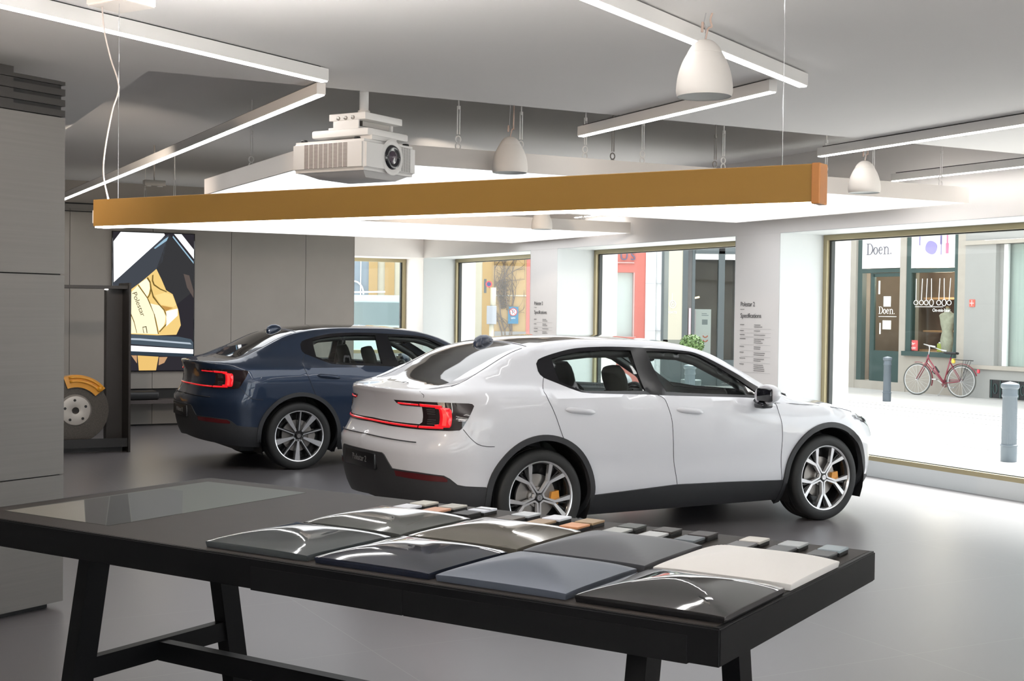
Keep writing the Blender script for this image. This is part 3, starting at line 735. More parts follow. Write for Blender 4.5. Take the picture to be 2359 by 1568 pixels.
# ------------------------------------------------------------------ slim linear lights on the ceiling
def linear(p0, p1, label, w=.055, z0=2.94, z1=3.017, gap=.005):
    p0 = Vector((*p0, 0)); p1 = Vector((*p1, 0)); d = (p1 - p0); L = d.length; yaw = math.atan2(d.y, d.x)
    t = thing('linear_light', label, 'ceiling light', Matrix.Translation((p0.x, p0.y, z0)) @ Matrix.Rotation(yaw, 4, 'Z'), 'slim linear ceiling lights')
    g = G(); g.box(0, L, -w / 2, w / 2, .006, z1 - z0 - gap); g.obj('housing', WHITE, t)
    g = G(); g.box(.004, L - .004, -w / 2 + .006, w / 2 - .006, 0, .007); g.obj('light_strip', LED, t)
    g = G(); g.box(.05, L - .05, -w / 4, w / 4, z1 - z0 - gap, z1 - z0 + .004); g.obj('mounting_rail', DARKLINE, t)
    return t
linear((-3.45, 3.52), (-1.055, 7.26), 'slim linear light running from top left corner to the middle left')
linear((-.95, 3.42), (1.585, 7.22), 'slim linear light at top right, passing behind the nearest white speaker')
linear((-1.14, 7.70), (-6.9, 18.5), 'long slim linear light receding toward the far left above the gold beam')
linear((1.455, 7.40), (.475, 9.40), 'short slim linear light right of centre, just under the speaker')
linear((2.43, 10.42), (4.55, 6.0), 'slim linear light at the right edge beside the small speaker')
def bp2(a, b): v = bpos(a, b); return (v.x, v.y)
linear(bp2(8.86, 9.2), bp2(8.86, 4.0), 'thin linear light close to the window wall at far right')
linear(bp2(8.95, 15.2), bp2(8.95, 14.2), 'tiny linear light seen over the far light panel')
# ------------------------------------------------------------------ gold beam above the table (table frame)
t = thing('gold_beam_light', 'long gold rectangular beam light hanging above the black table', 'pendant light', MT @ Matrix.Translation((0, .655, 2.015)))
GB = mat('gold_beam_paint', (.36, .19, .037), .45, metal=.2, noise=.03, nscale=2)
g = G(); g.rbox(-3.098, 0, -.030, .030, .006, .117, .0025); g.obj('beam', GB, t)
g = G(); g.rbox(-.004, .022, -.034, .034, .0, .119, .003); g.obj('end_cap', mat('orange_gold_cap', (.55, .22, .06), .4), t)
g = G(); g.box(-3.09, -.006, -.026, .026, 0, .007); g.obj('light_strip', LED, t)
g = G(); g.rbox(-3.128, -3.099, -.01, .03, .02, .075, .003); g.obj('rear_bracket', WHITE, t)
g = G(); g.box(-3.07, -.03, -.022, .022, .1160, .1172); g.obj('uplight_strip', emat('uplight', (1, .96, .92), 40), t)  # glowing strip added on the hidden top side to brighten the ceiling
for x in (-2.981, -.106):
    g = G(); g.tube([(x, 0, .117), (x, 0, 1.0)], .0014, 5); g.obj('suspension_wire', CHROME, t)
g = G(); pts = smoothline([(-3.04, 0, .118), (-3.07, .0, .22), (-3.085, .02, .33), (-3.02, .0, .48), (-2.98, 0, .58), (-3.03, 0, .70), (-3.07, .0, .82), (-3.085, 0, .925)], 5)
g.tube(pts, .0032, 6); g.obj('power_cable', mat('pale_cable', (.62, .55, .52), .5), t)
t2 = thing('ceiling_box', 'white ceiling box feeding the power cable, cropped at the top left', 'junction box', MT @ Matrix.Translation((-3.02, .70, ZC)))
g = G(); g.rbox(-.11, .11, -.09, .09, -.08, 0, .004); g.obj('housing', WHITE, t2)
g = G(); g.box(-.105, .105, -.085, .085, -.083, -.079); g.obj('cover', CREAMF, t2)
# ------------------------------------------------------------------ pendant speakers
SPK = mat('white_speaker_shell', (.68, .64, .60), .55)
def speaker(x, y, ztop, label):
    t = thing('pendant_speaker', label, 'speaker', Matrix.Translation((x, y, 2.65)), 'white bell shaped pendant speakers')
    g = G(); g.lathe(smoothline([(.120, 0), (.1255, .03), (.118, .095), (.100, .150), (.080, .187), (.078, .190)], 4), 40); g.obj('shell', SPK, t, True)
    g = G(); g.lathe(smoothline([(.0775, .190), (.0775, .193), (.060, .222), (.036, .244), (.012, .252), (.0, .252)], 4), 40); g.obj('top_cap', SPK, t, True)
    g = G(); g.lathe([(.0, .006), (.112, .006), (.118, .0), (.1205, .002)], 40); g.obj('grille', mat('speaker_grille', (.55, .57, .56), .6) if 'speaker_grille' not in bpy.data.materials else bpy.data.materials['speaker_grille'], t, True)
    H = ztop - 2.65
    g = G(); g.tube([(0, 0, .25), (.004, 0, .29), (0, 0, .31)], .004, 6)
    g.tube([(0, .0, .31), (-.006, 0, .33), (.002, 0, H)] if H > .33 else [(0, 0, .3), (0, 0, H)], .0025, 6); g.obj('suspension_wire', CHROME, t)
    g = G(); g.tube(smoothline([(.0, 0, .25), (.012, 0, .30), (.028, 0, .31), (.022, 0, .34 if H > .345 else H - .01), (.03, 0, H)], 4), .0045, 6); g.tube([(-.014, 0, .285), (-.012, 0, min(.33, H - .02))], .006, 6); g.obj('cable', mat('pinkish_cable', (.50, .36, .30), .6) if 'pinkish_cable' not in bpy.data.materials else bpy.data.materials['pinkish_cable'], t)
    return t
speaker(.838, 5.81, ZC, 'large white bell speaker hanging from the ceiling, nearest of all')
speaker(-.031, 9.14, ZR, 'small white bell speaker right of the projector, before the light panel')
speaker(2.757, 10.3, ZR, 'small white bell speaker hanging between gold beam and right window')
speaker(.335, 15.5, ZR, 'faint far white bell speaker seen just under the gold beam')
# ------------------------------------------------------------------ projector
MP = Matrix.Translation((-.911, 7.95, .0611)) @ Matrix.Rotation(YT, 4, 'Z') @ Matrix.Scale(.964, 4)
t = thing('projector', 'white video projector hanging from a ceiling bracket above the cars', 'projector', MP)
PRJ = mat('white_projector_case', (.70, .68, .66), .45)
Lp, Wp = .612, .555
bm = bmesh.new(); bmesh.ops.create_cube(bm, size=1)
for v in bm.verts: v.co = Vector((-Lp / 2 + v.co.x * Lp, Wp / 2 + v.co.y * Wp, 2.668 + v.co.z * .20))
bmesh.ops.bevel(bm, geom=[e for e in bm.edges], offset=.022, segments=3, affect='EDGES')
bm.verts.index_update(); g = G(); g.add([v.co.copy() for v in bm.verts], [[v.index for v in f.verts] for f in bm.faces]); bm.free()
g.add([(-Lp + .04, .04, 2.57), (-.04, .04, 2.57), (-.04, Wp - .04, 2.57), (-Lp + .04, Wp - .04, 2.57), (-Lp + .12, .14, 2.535), (-.10, .14, 2.535), (-.10, Wp - .1, 2.535), (-Lp + .12, Wp - .1, 2.535)], [(0, 1, 5, 4), (1, 2, 6, 5), (2, 3, 7, 6), (3, 0, 4, 7), (4, 5, 6, 7)])
g.obj('case', PRJ, t, False, auto=.5)
g = G()
for i in range(9):
    for j in range(19): g.box(-Lp + .115 + i * .0405, -Lp + .115 + i * .0405 + .034, -.0012, .004, 2.592 + j * .0083, 2.592 + j * .0083 + .0045)
g.obj('side_vent', mat('vent_shadow', (.16, .12, .11), .7), t)
g = G(); Mx = Matrix.Translation((0, Wp * .52, 2.672)) @ Matrix.Rotation(PI / 2, 4, 'Y')
g.lathe([(.0, .004), (.045, .006), (.056, .014), (.066, .016), (.075, .012), (.080, .0)], 36, Mx); ln = g.obj('lens_ring', GLOSSBLK, t, True)
g = G(); g.lathe([(0, .018), (.025, .015), (.042, .007)], 28, Mx); g.obj('lens', mat('lens_glass', (.05, .03, .05), .03, coat=1), ln, True)
g = G(); g.lathe([(.082, .0), (.095, .004), (.105, .004), (.115, -.001)], 36, Mx); g.obj('lens_surround', PRJ, t, True)
g = G()
for i in range(4):
    for j in range(20):
        y0 = Wp * .52 + .095 + i * .026; zz = 2.594 + j * .0078
        if (y0 - (Wp * .52 + .06)) ** 2 + 0 * zz > .0012: g.box(-.003, .0015, y0, y0 + .020, zz, zz + .0042)
g.obj('front_vent', mat('vent_shadow_grey', (.22, .21, .20), .7), t)
for x, y in ((-.10, .05), (-Lp + .07, .05), (-.05, Wp - .06)):
    g = G(); g.lathe([(0, 0), (.022, 0), (.024, .008), (.02, .018), (0, .018)], 14, Matrix.Translation((x, y, 2.766))); g.obj('foot', BLK, t, True)
g = G(); g.rbox(-.50, -.03, .07, .50, 2.795, 2.845, .012); g.rbox(-.40, -.14, .12, .42, 2.845, 2.865, .004); br = g.obj('ceiling_bracket', WHITE, t, False, auto=.5)
g = G(); g.rbox(-.36, -.06, .08, .47, 2.90, 2.945, .004); g.rbox(-.33, -.12, .085, .10, 2.835, 2.91, .004); g.rbox(-.33, -.12, .43, .45, 2.835, 2.91, .004); g.obj('bracket_top', WHITE, br, False, auto=.5)
g = G()
for x in (-.28, -.22, -.16): g.lathe([(0, .012), (.012, .010), (.014, 0)], 10, Matrix.Translation((x, .08, 2.915)) @ Matrix.Rotation(PI / 2, 4, 'X'))
g.box(-.30, -.13, .14, .42, 2.866, 2.899); g.obj('bracket_screw', DISC, br)
g = G(); g.cyl((-.20, .24, 2.945), (-.20, .24, ZR + .06), .030, 18); g.cyl((-.20, .24, 2.945), (-.20, .24, 2.98), .040, 18); g.obj('mounting_pole', WHITE, t, True)
g = G(); g.rbox(-.35, -.22, .2, .36, 2.765, 2.80, .004); g.rbox(-.12, -.02, .1, .36, 2.77, 2.80, .004); g.obj('mounting_plate', PRJ, br)
# small double spotlight far back
t = thing('ceiling_spotlight', 'small grey twin spotlight box on the ceiling above the display screen', 'spotlight', MB @ Matrix.Translation((3.08, 14.0, ZR)))
g = G(); g.rbox(-.11, .11, -.05, .05, -.43, -.37, .005); g.tube([(0, 0, -.37), (0, 0, 0)], .008, 6); g.obj('housing', PANELG, t)
for q in (-.06, .06):
    g = G(); g.lathe([(0, -.003), (.03, -.002), (.032, .01)], 16, Matrix.Translation((q, 0, -.432))); g.obj('lamp_lens', WHITE, t)
# ------------------------------------------------------------------ wall lettering on two piers
INK = mat('grey_lettering', (.10, .095, .10), .7)
def lettering(b0, s, label, lines):
    t = thing('wall_lettering', label, 'wall text', MB @ Matrix.Translation((AI - .002, b0, 0)), 'specification texts on the piers')
    R_ = Matrix(((0, 0, -1, 0), (-1, 0, 0, 0), (0, 1, 0, 0), (0, 0, 0, 1)))
    for nm, tx, z, sz, w in (('heading', 'Polestar 2', 1.767, .115, None), ('subheading', 'Specifications', 1.640, .115, None)):
        me = text_mesh(tx, sz, .0006, 'LEFT', .92); o = link(nm, me, INK, t); o.matrix_local = Matrix.Translation((0, 0, z)) @ R_ @ Matrix.Diagonal((.60 if tx[0] == 'P' else .66, .62, 1, 1))
    g = G(); g.box(-.001, .001, -.07, 0, 1.731, 1.735); g.obj('dash', INK, t)
    g = G(); z = 1.57
    random.seed(4)
    for k, n in enumerate(lines):
        g.box(-.001, .001, -random.uniform(.06, .11) if k < 8 else -.17, 0, z - .012, z - .004)
        for q in range(n): g.box(-.001, .001, -.25 - random.uniform(.10, .20), -.25, z - .012 - q * .021, z - .005 - q * .021)
        z -= .021 * n + .018
        g.box(-.0006, .0006, -.54, -.01, z + .006, z + .0075)
        z -= .006
    g.obj('fine_print', mat('light_grey_lettering', (.30, .29, .29), .7), t, recalc=True)
lettering(11.778, 1, 'grey car specification lettering on the pier left of the largest window', [2, 1, 1, 3, 2, 2, 2, 4])
lettering(16.593, 1, 'grey car specification lettering on the pier behind the white car roof', [2, 2, 1, 3, 2, 2, 2, 4])
# ------------------------------------------------------------------ back wall screen, bench, display frame
t = thing('display_screen', 'portrait screen on the back wall showing a golden brake caliper', 'screen', MB @ Matrix.Translation((0, 18.60, 0)))
g = G(); g.rbox(3.51, 4.66, -.045, 0, .762, 2.712, .004); g.obj('casing', GLOSSBLK, t)
SCRC = {}
def sc(name, pts, col, s, lay):
    if name not in SCRC: SCRC[name] = emat('screen_' + name, h(col), s * .62)
    g = G(); R_ = Matrix(((1, 0, 0, 0), (0, 0, -1, 0), (0, 1, 0, 0), (0, 0, 0, 1)))
    g.prism(pts, .046 + lay * .0006, .0464 + lay * .0006, R_); return g
def scadd(objs, nm, pa):
    for (name, pts, col, s, lay) in objs: sc(name, pts, col, s, lay).obj(nm, SCRC[name], pa)
img = sc('dark', [(3.525, .775), (4.645, .775), (4.645, 2.70), (3.525, 2.70)], '2c2a2f', 1.0, 0).obj('screen_image', SCRC['dark'], t)
scadd([('slate', [(3.525, 2.02), (4.18, 2.62), (4.29, 2.69), (4.2, 2.3), (4.12, 2.2), (3.98, 2.074), (3.774, 1.91), (3.6, 1.8), (3.525, 1.9)], '3f434a', 1, 1),
       ('black', [(4.29, 2.69), (4.645, 2.30), (4.645, 1.9), (4.40, 1.7), (4.256, 1.905), (4.119, 2.2)], '343436', 1, 1),
       ('brown', [(4.50, 2.14), (4.58, 2.12), (4.645, 1.9), (4.645, 1.80), (4.55, 1.95)], '5a504c', 1, 2),
       ('white', [(3.53, 2.566), (3.627, 2.70), (4.223, 2.70), (4.234, 2.676), (4.189, 2.625), (3.537, 2.002)], 'fafcff', 1.25, 3),
       ('white', [(4.363, 2.698), (4.468, 2.699), (4.644, 2.486), (4.644, 2.358)], 'fafcff', 1.25, 3),
       ('blue', [(4.286, 2.66), (4.259, 2.599), (4.1, 2.482), (4.082, 2.488), (4.217, 2.612)], '8fb0c4', 1, 3),
       ('blue', [(4.349, 2.673), (4.640, 2.316), (4.641, 2.287), (4.342, 2.652)], '8fb0c4', 1, 3),
       ('gold', [(4.119, 2.2), (4.193, 2.051), (4.256, 1.905), (4.347, 1.85), (4.374, 1.782), (4.429, 1.63), (4.466, 1.413), (4.404, 1.278), (4.137, 1.268), (3.768, 1.285), (3.53, 1.29), (3.53, 1.78), (3.774, 1.91), (3.876, 1.988), (3.978, 2.074)], 'e3c27a', 1, 4),
       ('cream', [(3.769, 1.862), (3.869, 1.97), (3.992, 1.794), (4.091, 1.572), (4.154, 1.286), (3.855, 1.294), (3.53, 1.30), (3.53, 1.75)], 'f8ecc4', 1.05, 5),
       ('line', [(3.869, 1.979), (3.865, 1.96), (3.99, 1.79), (4.085, 1.572), (4.145, 1.286), (4.158, 1.286), (4.098, 1.575), (4.0, 1.80)], '7a6432', .8, 6),
       ('line', [(3.764, 1.60), (3.82, 1.46), (3.858, 1.30), (3.850, 1.30), (3.812, 1.45), (3.758, 1.58)], '7a6432', .8, 6),
       ('ivory', [(3.875, 1.985), (3.985, 2.065), (4.02, 2.02), (4.03, 1.93), (4.018, 1.86), (3.992, 1.81)], 'f6ecce', 1.05, 6),
       ('line', [(3.985, 2.065), (4.028, 2.0), (4.035, 1.92), (4.02, 1.84), (3.995, 1.795), (4.012, 1.795), (4.040, 1.85), (4.052, 1.94), (4.04, 2.02), (4.0, 2.085)], '4a3c22', .8, 7),
       ('ivory', [(4.037, 1.715), (4.161, 1.689), (4.22, 1.62), (4.25, 1.538), (4.245, 1.46), (4.225, 1.403), (4.158, 1.331), (4.118, 1.501)], 'f6ecce', 1.05, 6),
       ('line', [(4.034, 1.93), (4.07, 1.80), (4.15, 1.70), (4.225, 1.62), (4.262, 1.53), (4.255, 1.43), (4.16, 1.32), (4.17, 1.31), (4.268, 1.42), (4.275, 1.54), (4.235, 1.63), (4.16, 1.715), (4.085, 1.82), (4.05, 1.94)], '4a3c22', .8, 7),
       ('line', [(4.06, 2.11), (4.056, 2.03), (4.08, 1.97), (4.17, 1.91), (4.262, 1.875), (4.266, 1.888), (4.18, 1.925), (4.095, 1.985), (4.075, 2.04), (4.078, 2.12)], '4a3c22', .8, 7),
       ('glow', [(4.259, 1.61), (4.42, 1.648), (4.42, 1.549), (4.26, 1.394)], 'fff8e6', 1.15, 7),
       ('amber', [(4.187, 1.69), (4.357, 1.656), (4.25, 1.61)], 'b88a4a', 1, 7),
       ('amber2', [(4.10, 1.83), (4.24, 1.87), (4.34, 1.84), (4.40, 1.70), (4.36, 1.67), (4.19, 1.70)], 'f2d08c', 1, 5),
       ('steel', [(3.53, 1.29), (3.987, 1.272), (4.431, 1.251), (4.612, 1.215), (4.643, 1.169), (4.644, 1.079), (3.53, 1.165)], '46525c', 1, 8),
       ('silver', [(3.53, 1.235), (3.9, 1.225), (4.60, 1.165), (4.62, 1.14), (3.9, 1.20), (3.53, 1.215)], 'aeb9c4', 1, 9),
       ('whitebar', [(3.53, 1.142), (4.644, 1.07), (4.644, 1.006), (3.53, 1.060)], 'f4f7ff', 1.2, 9),
       ('steel2', [(3.53, 1.060), (4.644, 1.006), (4.644, .961), (3.53, 1.008)], '2f3a44', 1, 9),
       ('honey', [(3.866, .987), (4.156, .968), (4.122, .777), (3.885, .777)], 'dcb56c', 1, 8),
       ('clay', [(3.779, .988), (3.857, .987), (3.858, .876)], 'b8916c', 1, 8),
       ('clay', [(4.165, .963), (4.281, .963), (4.237, .882), (4.157, .847)], 'b8916c', 1, 8)], 'picture_patch', img)
me = text_mesh('Polestar', .115, 0, 'LEFT', .95); o = link('screen_word', me, emat('screen_ink', h('4a4330'), .62), img)
o.matrix_local = Matrix(((.36, .93, 0, 3.785), (0, 0, -1, -.054), (-.93, .36, 0, 1.86), (0, 0, 0, 1))) @ Matrix.Diagonal((1.0, .8, 1, 1))
g = sc('ink2', [(3.93, 1.385), (3.985, 1.398), (4.0, 1.30), (3.99, 1.298), (3.975, 1.385), (3.938, 1.375), (3.955, 1.30), (3.946, 1.298)], '4a4330', 1, 10); g.obj('screen_mark', SCRC['ink2'], img)
t = thing('low_bench', 'dark low bench shelf along the back wall under the screen', 'bench', MB @ Matrix.Translation((0, 18.6, 0)))
g = G(); g.box(-1, 6.9, -.42, -.045, .335, .385); g.obj('seat_board', mat('dark_brown_bench', (.075, .062, .06), .6), t)
g = G()
for a_ in (-.4, 1.4, 3.6, 5.2, 6.6): g.box(a_, a_ + .03, -.40, -.05, 0, .335)
g.obj('support', DARKLINE, t)
t = thing('bench_cushion', 'black padded cushion lying on the low bench behind the display frame', 'cushion', MB @ Matrix.Translation((3.6, 18.36, .386)))
g = G(); g.rbox(-.75, .50, -.18, .18, 0, .12, .04, seg=3); g.obj('pad', BLK, t, False, auto=.6)
# display frame with brake
DF = MB @ Matrix.Translation((3.10, 15.64, 0))
t = thing('display_stand', 'black metal portal frame standing left of the blue car, holding a brake', 'display stand', DF)
DKM = mat('blackened_steel', (.045, .040, .038), .38, metal=.5, noise=.08)
g = G(); g.box(-.012, .012, -.35, .25, .0, 1.945); g.obj('end_plate', DKM, t)
g = G(); g.box(-1.6, -.012, -.28, .22, 1.875, 1.91); g.box(-1.6, -.012, -.28, .22, .06, .10); g.obj('shelf', DKM, t)
g = G(); g.box(-.19, -.012, .03, .19, .10, 1.875); g.obj('post', DKM, t)
g = G(); g.box(-1.6, -.012, -.30, -.27, .06, .16); g.box(-1.55, -.05, -.2, .15, 0, .06); g.obj('base_rail', BLK, t)
g = G(); g.lathe([(0, .0), (.02, .001), (.022, .008)], 12, Matrix.Translation((-.20, 0, 1.862))); g.obj('spotlight', LED, t)
t = thing('brake_assembly', 'gold brake caliper clamped on a drilled steel disc inside the black frame', 'brake', DF @ Matrix.Translation((-.49, -.05, .47)) @ Matrix.Rotation(math.radians(80), 4, 'Z') @ Matrix.Rotation(PI / 2, 4, 'Y') if False else DF @ Matrix.Translation((-.56, -.08, .475)) @ Matrix.Rotation(PI / 2, 4, 'X'))
g = G(); g.lathe([(.165, -.018), (.375, -.018), (.375, .018), (.165, .018)], 56, closed=True)
g.obj('brake_disc', mat('dark_drilled_disc', (.09, .08, .07), .4, metal=.6, noise=.5, nscale=60), t, False, auto=.5)
g = G(); g.lathe([(.04, .05), (.10, .06), (.165, .05), (.185, .02)], 40); g.obj('disc_hat', mat('pale_hub_metal', (.50, .48, .45), .4, metal=.3), t, False, auto=.5)
g = G()
for k in range(5):
    a = 2 * PI * k / 5 + .4; g.lathe([(0, .003), (.016, .002)], 12, Matrix.Translation((.12 * math.cos(a), .12 * math.sin(a), .060)))
g.obj('bolt_hole', BLK, t)
g = G()
arcp = [(.41 * math.cos(math.radians(a)), .41 * math.sin(math.radians(a))) for a in range(38, 112, 6)] + [(.27 * math.cos(math.radians(a)), .27 * math.sin(math.radians(a))) for a in range(110, 32, -8)]
g.prism(arcp, -.07, .085); cal = g.obj('caliper_body', mat('golden_caliper_shiny', (.80, .36, .03), .3, coat=.5), t, False, auto=.5)
for r_, z_ in ((.385, .09), (.34, .088)):
    g = G(); g.tube([(r_ * math.cos(math.radians(a)), r_ * math.sin(math.radians(a)), z_) for a in range(42, 106, 6)], .016, 8); g.obj('caliper_rib', bpy.data.materials['golden_caliper_shiny'], cal, True)
g = G(); g.lathe([(0, .03), (.03, .025), (.034, 0)], 16, Matrix.Translation((.36 * math.cos(.75), .36 * math.sin(.75), .085))); g.obj('caliper_bolt', bpy.data.materials['golden_caliper_shiny'], cal, True)
g = G(); g.cyl((0, -.375, -.02), (0, -.42, -.02), .03, 12); g.box(-.12, .12, -.44, -.37, -.05, .05); g.obj('foot', BLK, t)
PW = mat('white_car_paint', (.70, .71, .75), .35, coat=1.0, spec=.5, metal=.0)
PB = mat('dark_blue_car_paint', (.013, .028, .062), .38, metal=.5, coat=1.0)
GT = mat('tinted_glass_top', (.012, .012, .013), .05, coat=.8)
MW = Matrix.Translation((-.22875704, 10.0805995, 0)) @ Matrix.Rotation(.5261194, 4, 'Z')
build_car('electric_car', 'white electric fastback car with lit red tail lights, nearest the long black table', MW, PW, GT, 'Y')
MBL = Matrix.Translation((-2.63, 14.344, 0)) @ Matrix.Rotation(.5005, 4, 'Z')
build_car('electric_car', 'dark blue electric fastback car parked behind the white one, left side of the showroom', MBL, PB, GT, 'S')
# ------------------------------------------------------------------ long black table with paint samples (table frame)
TBLK = mat('black_table_frame', (.004, .004, .0045), .45, spec=.18, noise=.06, nscale=8)
TTOP = mat('dark_brown_table_top', (.034, .028, .025), .5, spec=.14, noise=.12, nscale=10)
LT, WT, HT = 3.108, 1.311, .900
t = thing('display_table', 'long black display table in the foreground carrying paint samples', 'table', MT)
g = G(); bm = bmesh.new(); bmesh.ops.create_cube(bm, size=1)
for v in bm.verts: v.co = Vector((-LT / 2 + v.co.x * LT, WT / 2 + v.co.y * WT, .85 + v.co.z * .1))
bmesh.ops.bevel(bm, geom=[e for e in bm.edges], offset=.0045, segments=3, affect='EDGES')
bm.verts.index_update(); g.add([v.co.copy() for v in bm.verts], [[v.index for v in f.verts] for f in bm.faces]); bm.free()
g.obj('frame', TBLK, t, False, auto=.5)
g = G(); g.box(-LT + .022, -.018, .012, WT - .012, .8995, .9008); g.obj('table_top', TTOP, t)
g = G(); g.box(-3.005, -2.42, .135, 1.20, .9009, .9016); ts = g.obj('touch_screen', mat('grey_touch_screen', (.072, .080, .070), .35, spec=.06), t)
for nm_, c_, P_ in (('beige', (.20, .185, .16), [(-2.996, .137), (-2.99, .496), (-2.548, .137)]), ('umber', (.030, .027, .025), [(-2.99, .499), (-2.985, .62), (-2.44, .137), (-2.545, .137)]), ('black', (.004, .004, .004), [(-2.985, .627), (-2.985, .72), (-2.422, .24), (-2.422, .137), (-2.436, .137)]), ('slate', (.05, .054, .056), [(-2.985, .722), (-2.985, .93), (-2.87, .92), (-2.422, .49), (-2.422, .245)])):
    g = G(); g.prism(P_, .9016, .9019); g.obj('screen_picture', mat('touch_screen_' + nm_, c_, .35, spec=.06), ts)  # reflections in the glass painted as flat coloured patches
for (x0, x1) in ((-1.60, -1.0), (-.995, -.09)):
    g = G(); g.rbox(x0, x1, -.0015, .02, .797, .872, .0012); g.obj('drawer_front', mat('black_drawer', (.006, .006, .0065), .45, spec=.18) if 'black_drawer' not in bpy.data.materials else bpy.data.materials['black_drawer'], t)
for u in (-2.72, -.37):
    for v0, v1 in ((.34, .20), (.965, 1.11)):
        g = G(); g.add([(u + a, (v1 if z < .4 else v0) + b, z) for z in (0, .80) for b in (-.05, .05) for a in (-.032, .032)], [(0, 2, 3, 1), (4, 5, 7, 6), (0, 1, 5, 4), (2, 6, 7, 3), (0, 4, 6, 2), (1, 3, 7, 5)])
        g.obj('leg', TBLK, t)
    g = G(); g.box(u - .022, u + .022, .27, 1.04, .265, .345); g.obj('cross_bar', TBLK, t)
g = G(); g.box(-2.70, -.39, .63, .68, .262, .338); g.obj('stretcher', TBLK, t)
def sample(u, v, m, label):
    s_ = .222; g = G(); n = 20; vs = []
    for i in range(n + 1):
        for j in range(n + 1):
            a = -1 + 2 * i / n; b = -1 + 2 * j / n
            mx_ = max(abs(a), abs(b))
            z = .018 + .0035 * ((1 - a ** 4) + (1 - b ** 4)) + .038 * (1 - mx_ ** 1.6)
            vs.append((a * s_ * .985, b * s_ * .965, z))
    fs_ = [(i * (n + 1) + j, (i + 1) * (n + 1) + j, (i + 1) * (n + 1) + j + 1, i * (n + 1) + j + 1) for i in range(n) for j in range(n)]
    bd = [i * (n + 1) for i in range(n + 1)] + [n * (n + 1) + j for j in range(1, n + 1)] + [i * (n + 1) + n for i in range(n - 1, -1, -1)] + [j for j in range(n - 1, 0, -1)]
    k0 = len(vs); vs += [(vs[q][0] * 1.004, vs[q][1] * 1.004, vs[q][2] - .004) for q in bd]; k1 = len(vs); vs += [(vs[q][0] * .99, vs[q][1] * .99, .0) for q in bd]
    N = len(bd)
    fs_ += [(bd[q], bd[(q + 1) % N], k0 + (q + 1) % N, k0 + q) for q in range(N)] + [(k0 + q, k0 + (q + 1) % N, k1 + (q + 1) % N, k1 + q) for q in range(N)]
    g.add(vs, fs_)
    o = g.obj('paint_sample', m, None, False, auto=.42)
    o.matrix_world = MT @ Matrix.Translation((u, v, .9016)); tag(o, label, 'paint sample', 'domed paint sample panels on the table')
UU = [-1.628, -1.158, -.695, -.228]
PS = lambda n, c, r=.08, **k: mat('sample_' + n, c, r, **k)
sample(UU[0], .262, PS('thunder', (.085, .095, .10), .08, coat=1, metal=.3), 'glossy dark grey domed paint sample at the front left, next to the bare table top')
sample(UU[0], .745, PS('steel', (.12, .125, .12), .08, coat=1, metal=.3), 'glossy grey domed paint sample in the back row, farthest left')
sample(UU[1], .262, PS('navy', (.014, .018, .032), .06, coat=1), 'glossy near black navy domed paint sample, second from left in front row')
sample(UU[1], .745, PS('taupe', (.16, .145, .12), .08, coat=1, metal=.3), 'glossy taupe domed paint sample, second from left in back row')
sample(UU[2], .262, PS('mattblue', (.115, .13, .165), .38, metal=.4), 'matt blue grey domed paint sample in the front row')
sample(UU[2], .745, PS('mattgrey', (.115, .118, .13), .40, metal=.4), 'matt dark grey domed paint sample in the back row beside the white one')
sample(UU[3], .262, PS('black', (.006, .006, .007), .05, coat=1), 'glossy black domed paint sample at the near right corner of the table')
sample(UU[3], .745, PS('white', (.74, .71, .68), .42), 'matt off white domed paint sample at the right end of the back row')
TU = [-1.775, -1.635, -1.495, -1.297, -1.161, -1.020, -.846, -.705, -.567, -.376, -.238, -.100]
CF = ['e6e8f0', '6a6663', 'c08f6c', '1f1e1e', 'c98a60', '2b2928']
front = [('pale white', 'd9dbe2'), ('orange tan', 'c59274'), ('black', '262424'), ('dark brown grey', '57504b'), ('tan', '9d8468'), ('orange', 'd0946a'), ('silver grey', 'a8aaa8'), ('light silver', 'b9babb'), ('slate grey', '6c7277'), ('mid grey', '6f6e70'), ('charcoal', '5b5c5f'), ('dark grey', '56575a')]
back = [('light beige', 'bdb8ae'), ('beige grey', 'b0aca4'), ('striped white', 'dfe1ea'), ('pale grey', 'c4c8cc'), ('bright white', 'e4e6ee'), ('sand brown', 'a08766'), ('grey green', '4c4f4d'), ('dark umber', '3a3533'), ('black brown', '352f2f'), ('cream', 'cdc9c2'), ('light grey', 'b4b8ba'), ('blue grey', '98a4aa')]
TB = mat('tile_black_base', (.012, .012, .012), .5)
proto = None
ordn = ['leftmost', 'second from left', 'third from left', 'fourth from left', 'fifth from left', 'sixth from left', 'sixth from right', 'fifth from right', 'fourth from right', 'third from right', 'second from right', 'rightmost']
for row, (v, L_) in enumerate(((1.058, front), (1.171, back))):
    for k, (nm, hx_) in enumerate(L_):
        r = thing('material_tile', '%s square material tile, %s in the %s row of small tiles' % (nm, ordn[k], 'front' if row == 0 else 'back'), 'material sample', MT @ Matrix.Translation((TU[k], v, .9008)), 'small square material tiles on the table')
        g = G(); g.rbox(-.037, .037, -.046, .046, 0, .012, .0015); g.obj('base', TB, r)
        g = G(); g.rbox(-.038, .038, -.047, .047, .012, .021, .002); g.obj('face', mat('tile_' + nm.replace(' ', '_'), h(hx_), .45, noise=.06, nscale=50), r)
        if 'stripe' in nm:
            g = G(); g.box(-.0385, .0385, -.008, .004, .0208, .0213); g.obj('stripe', TB, r)
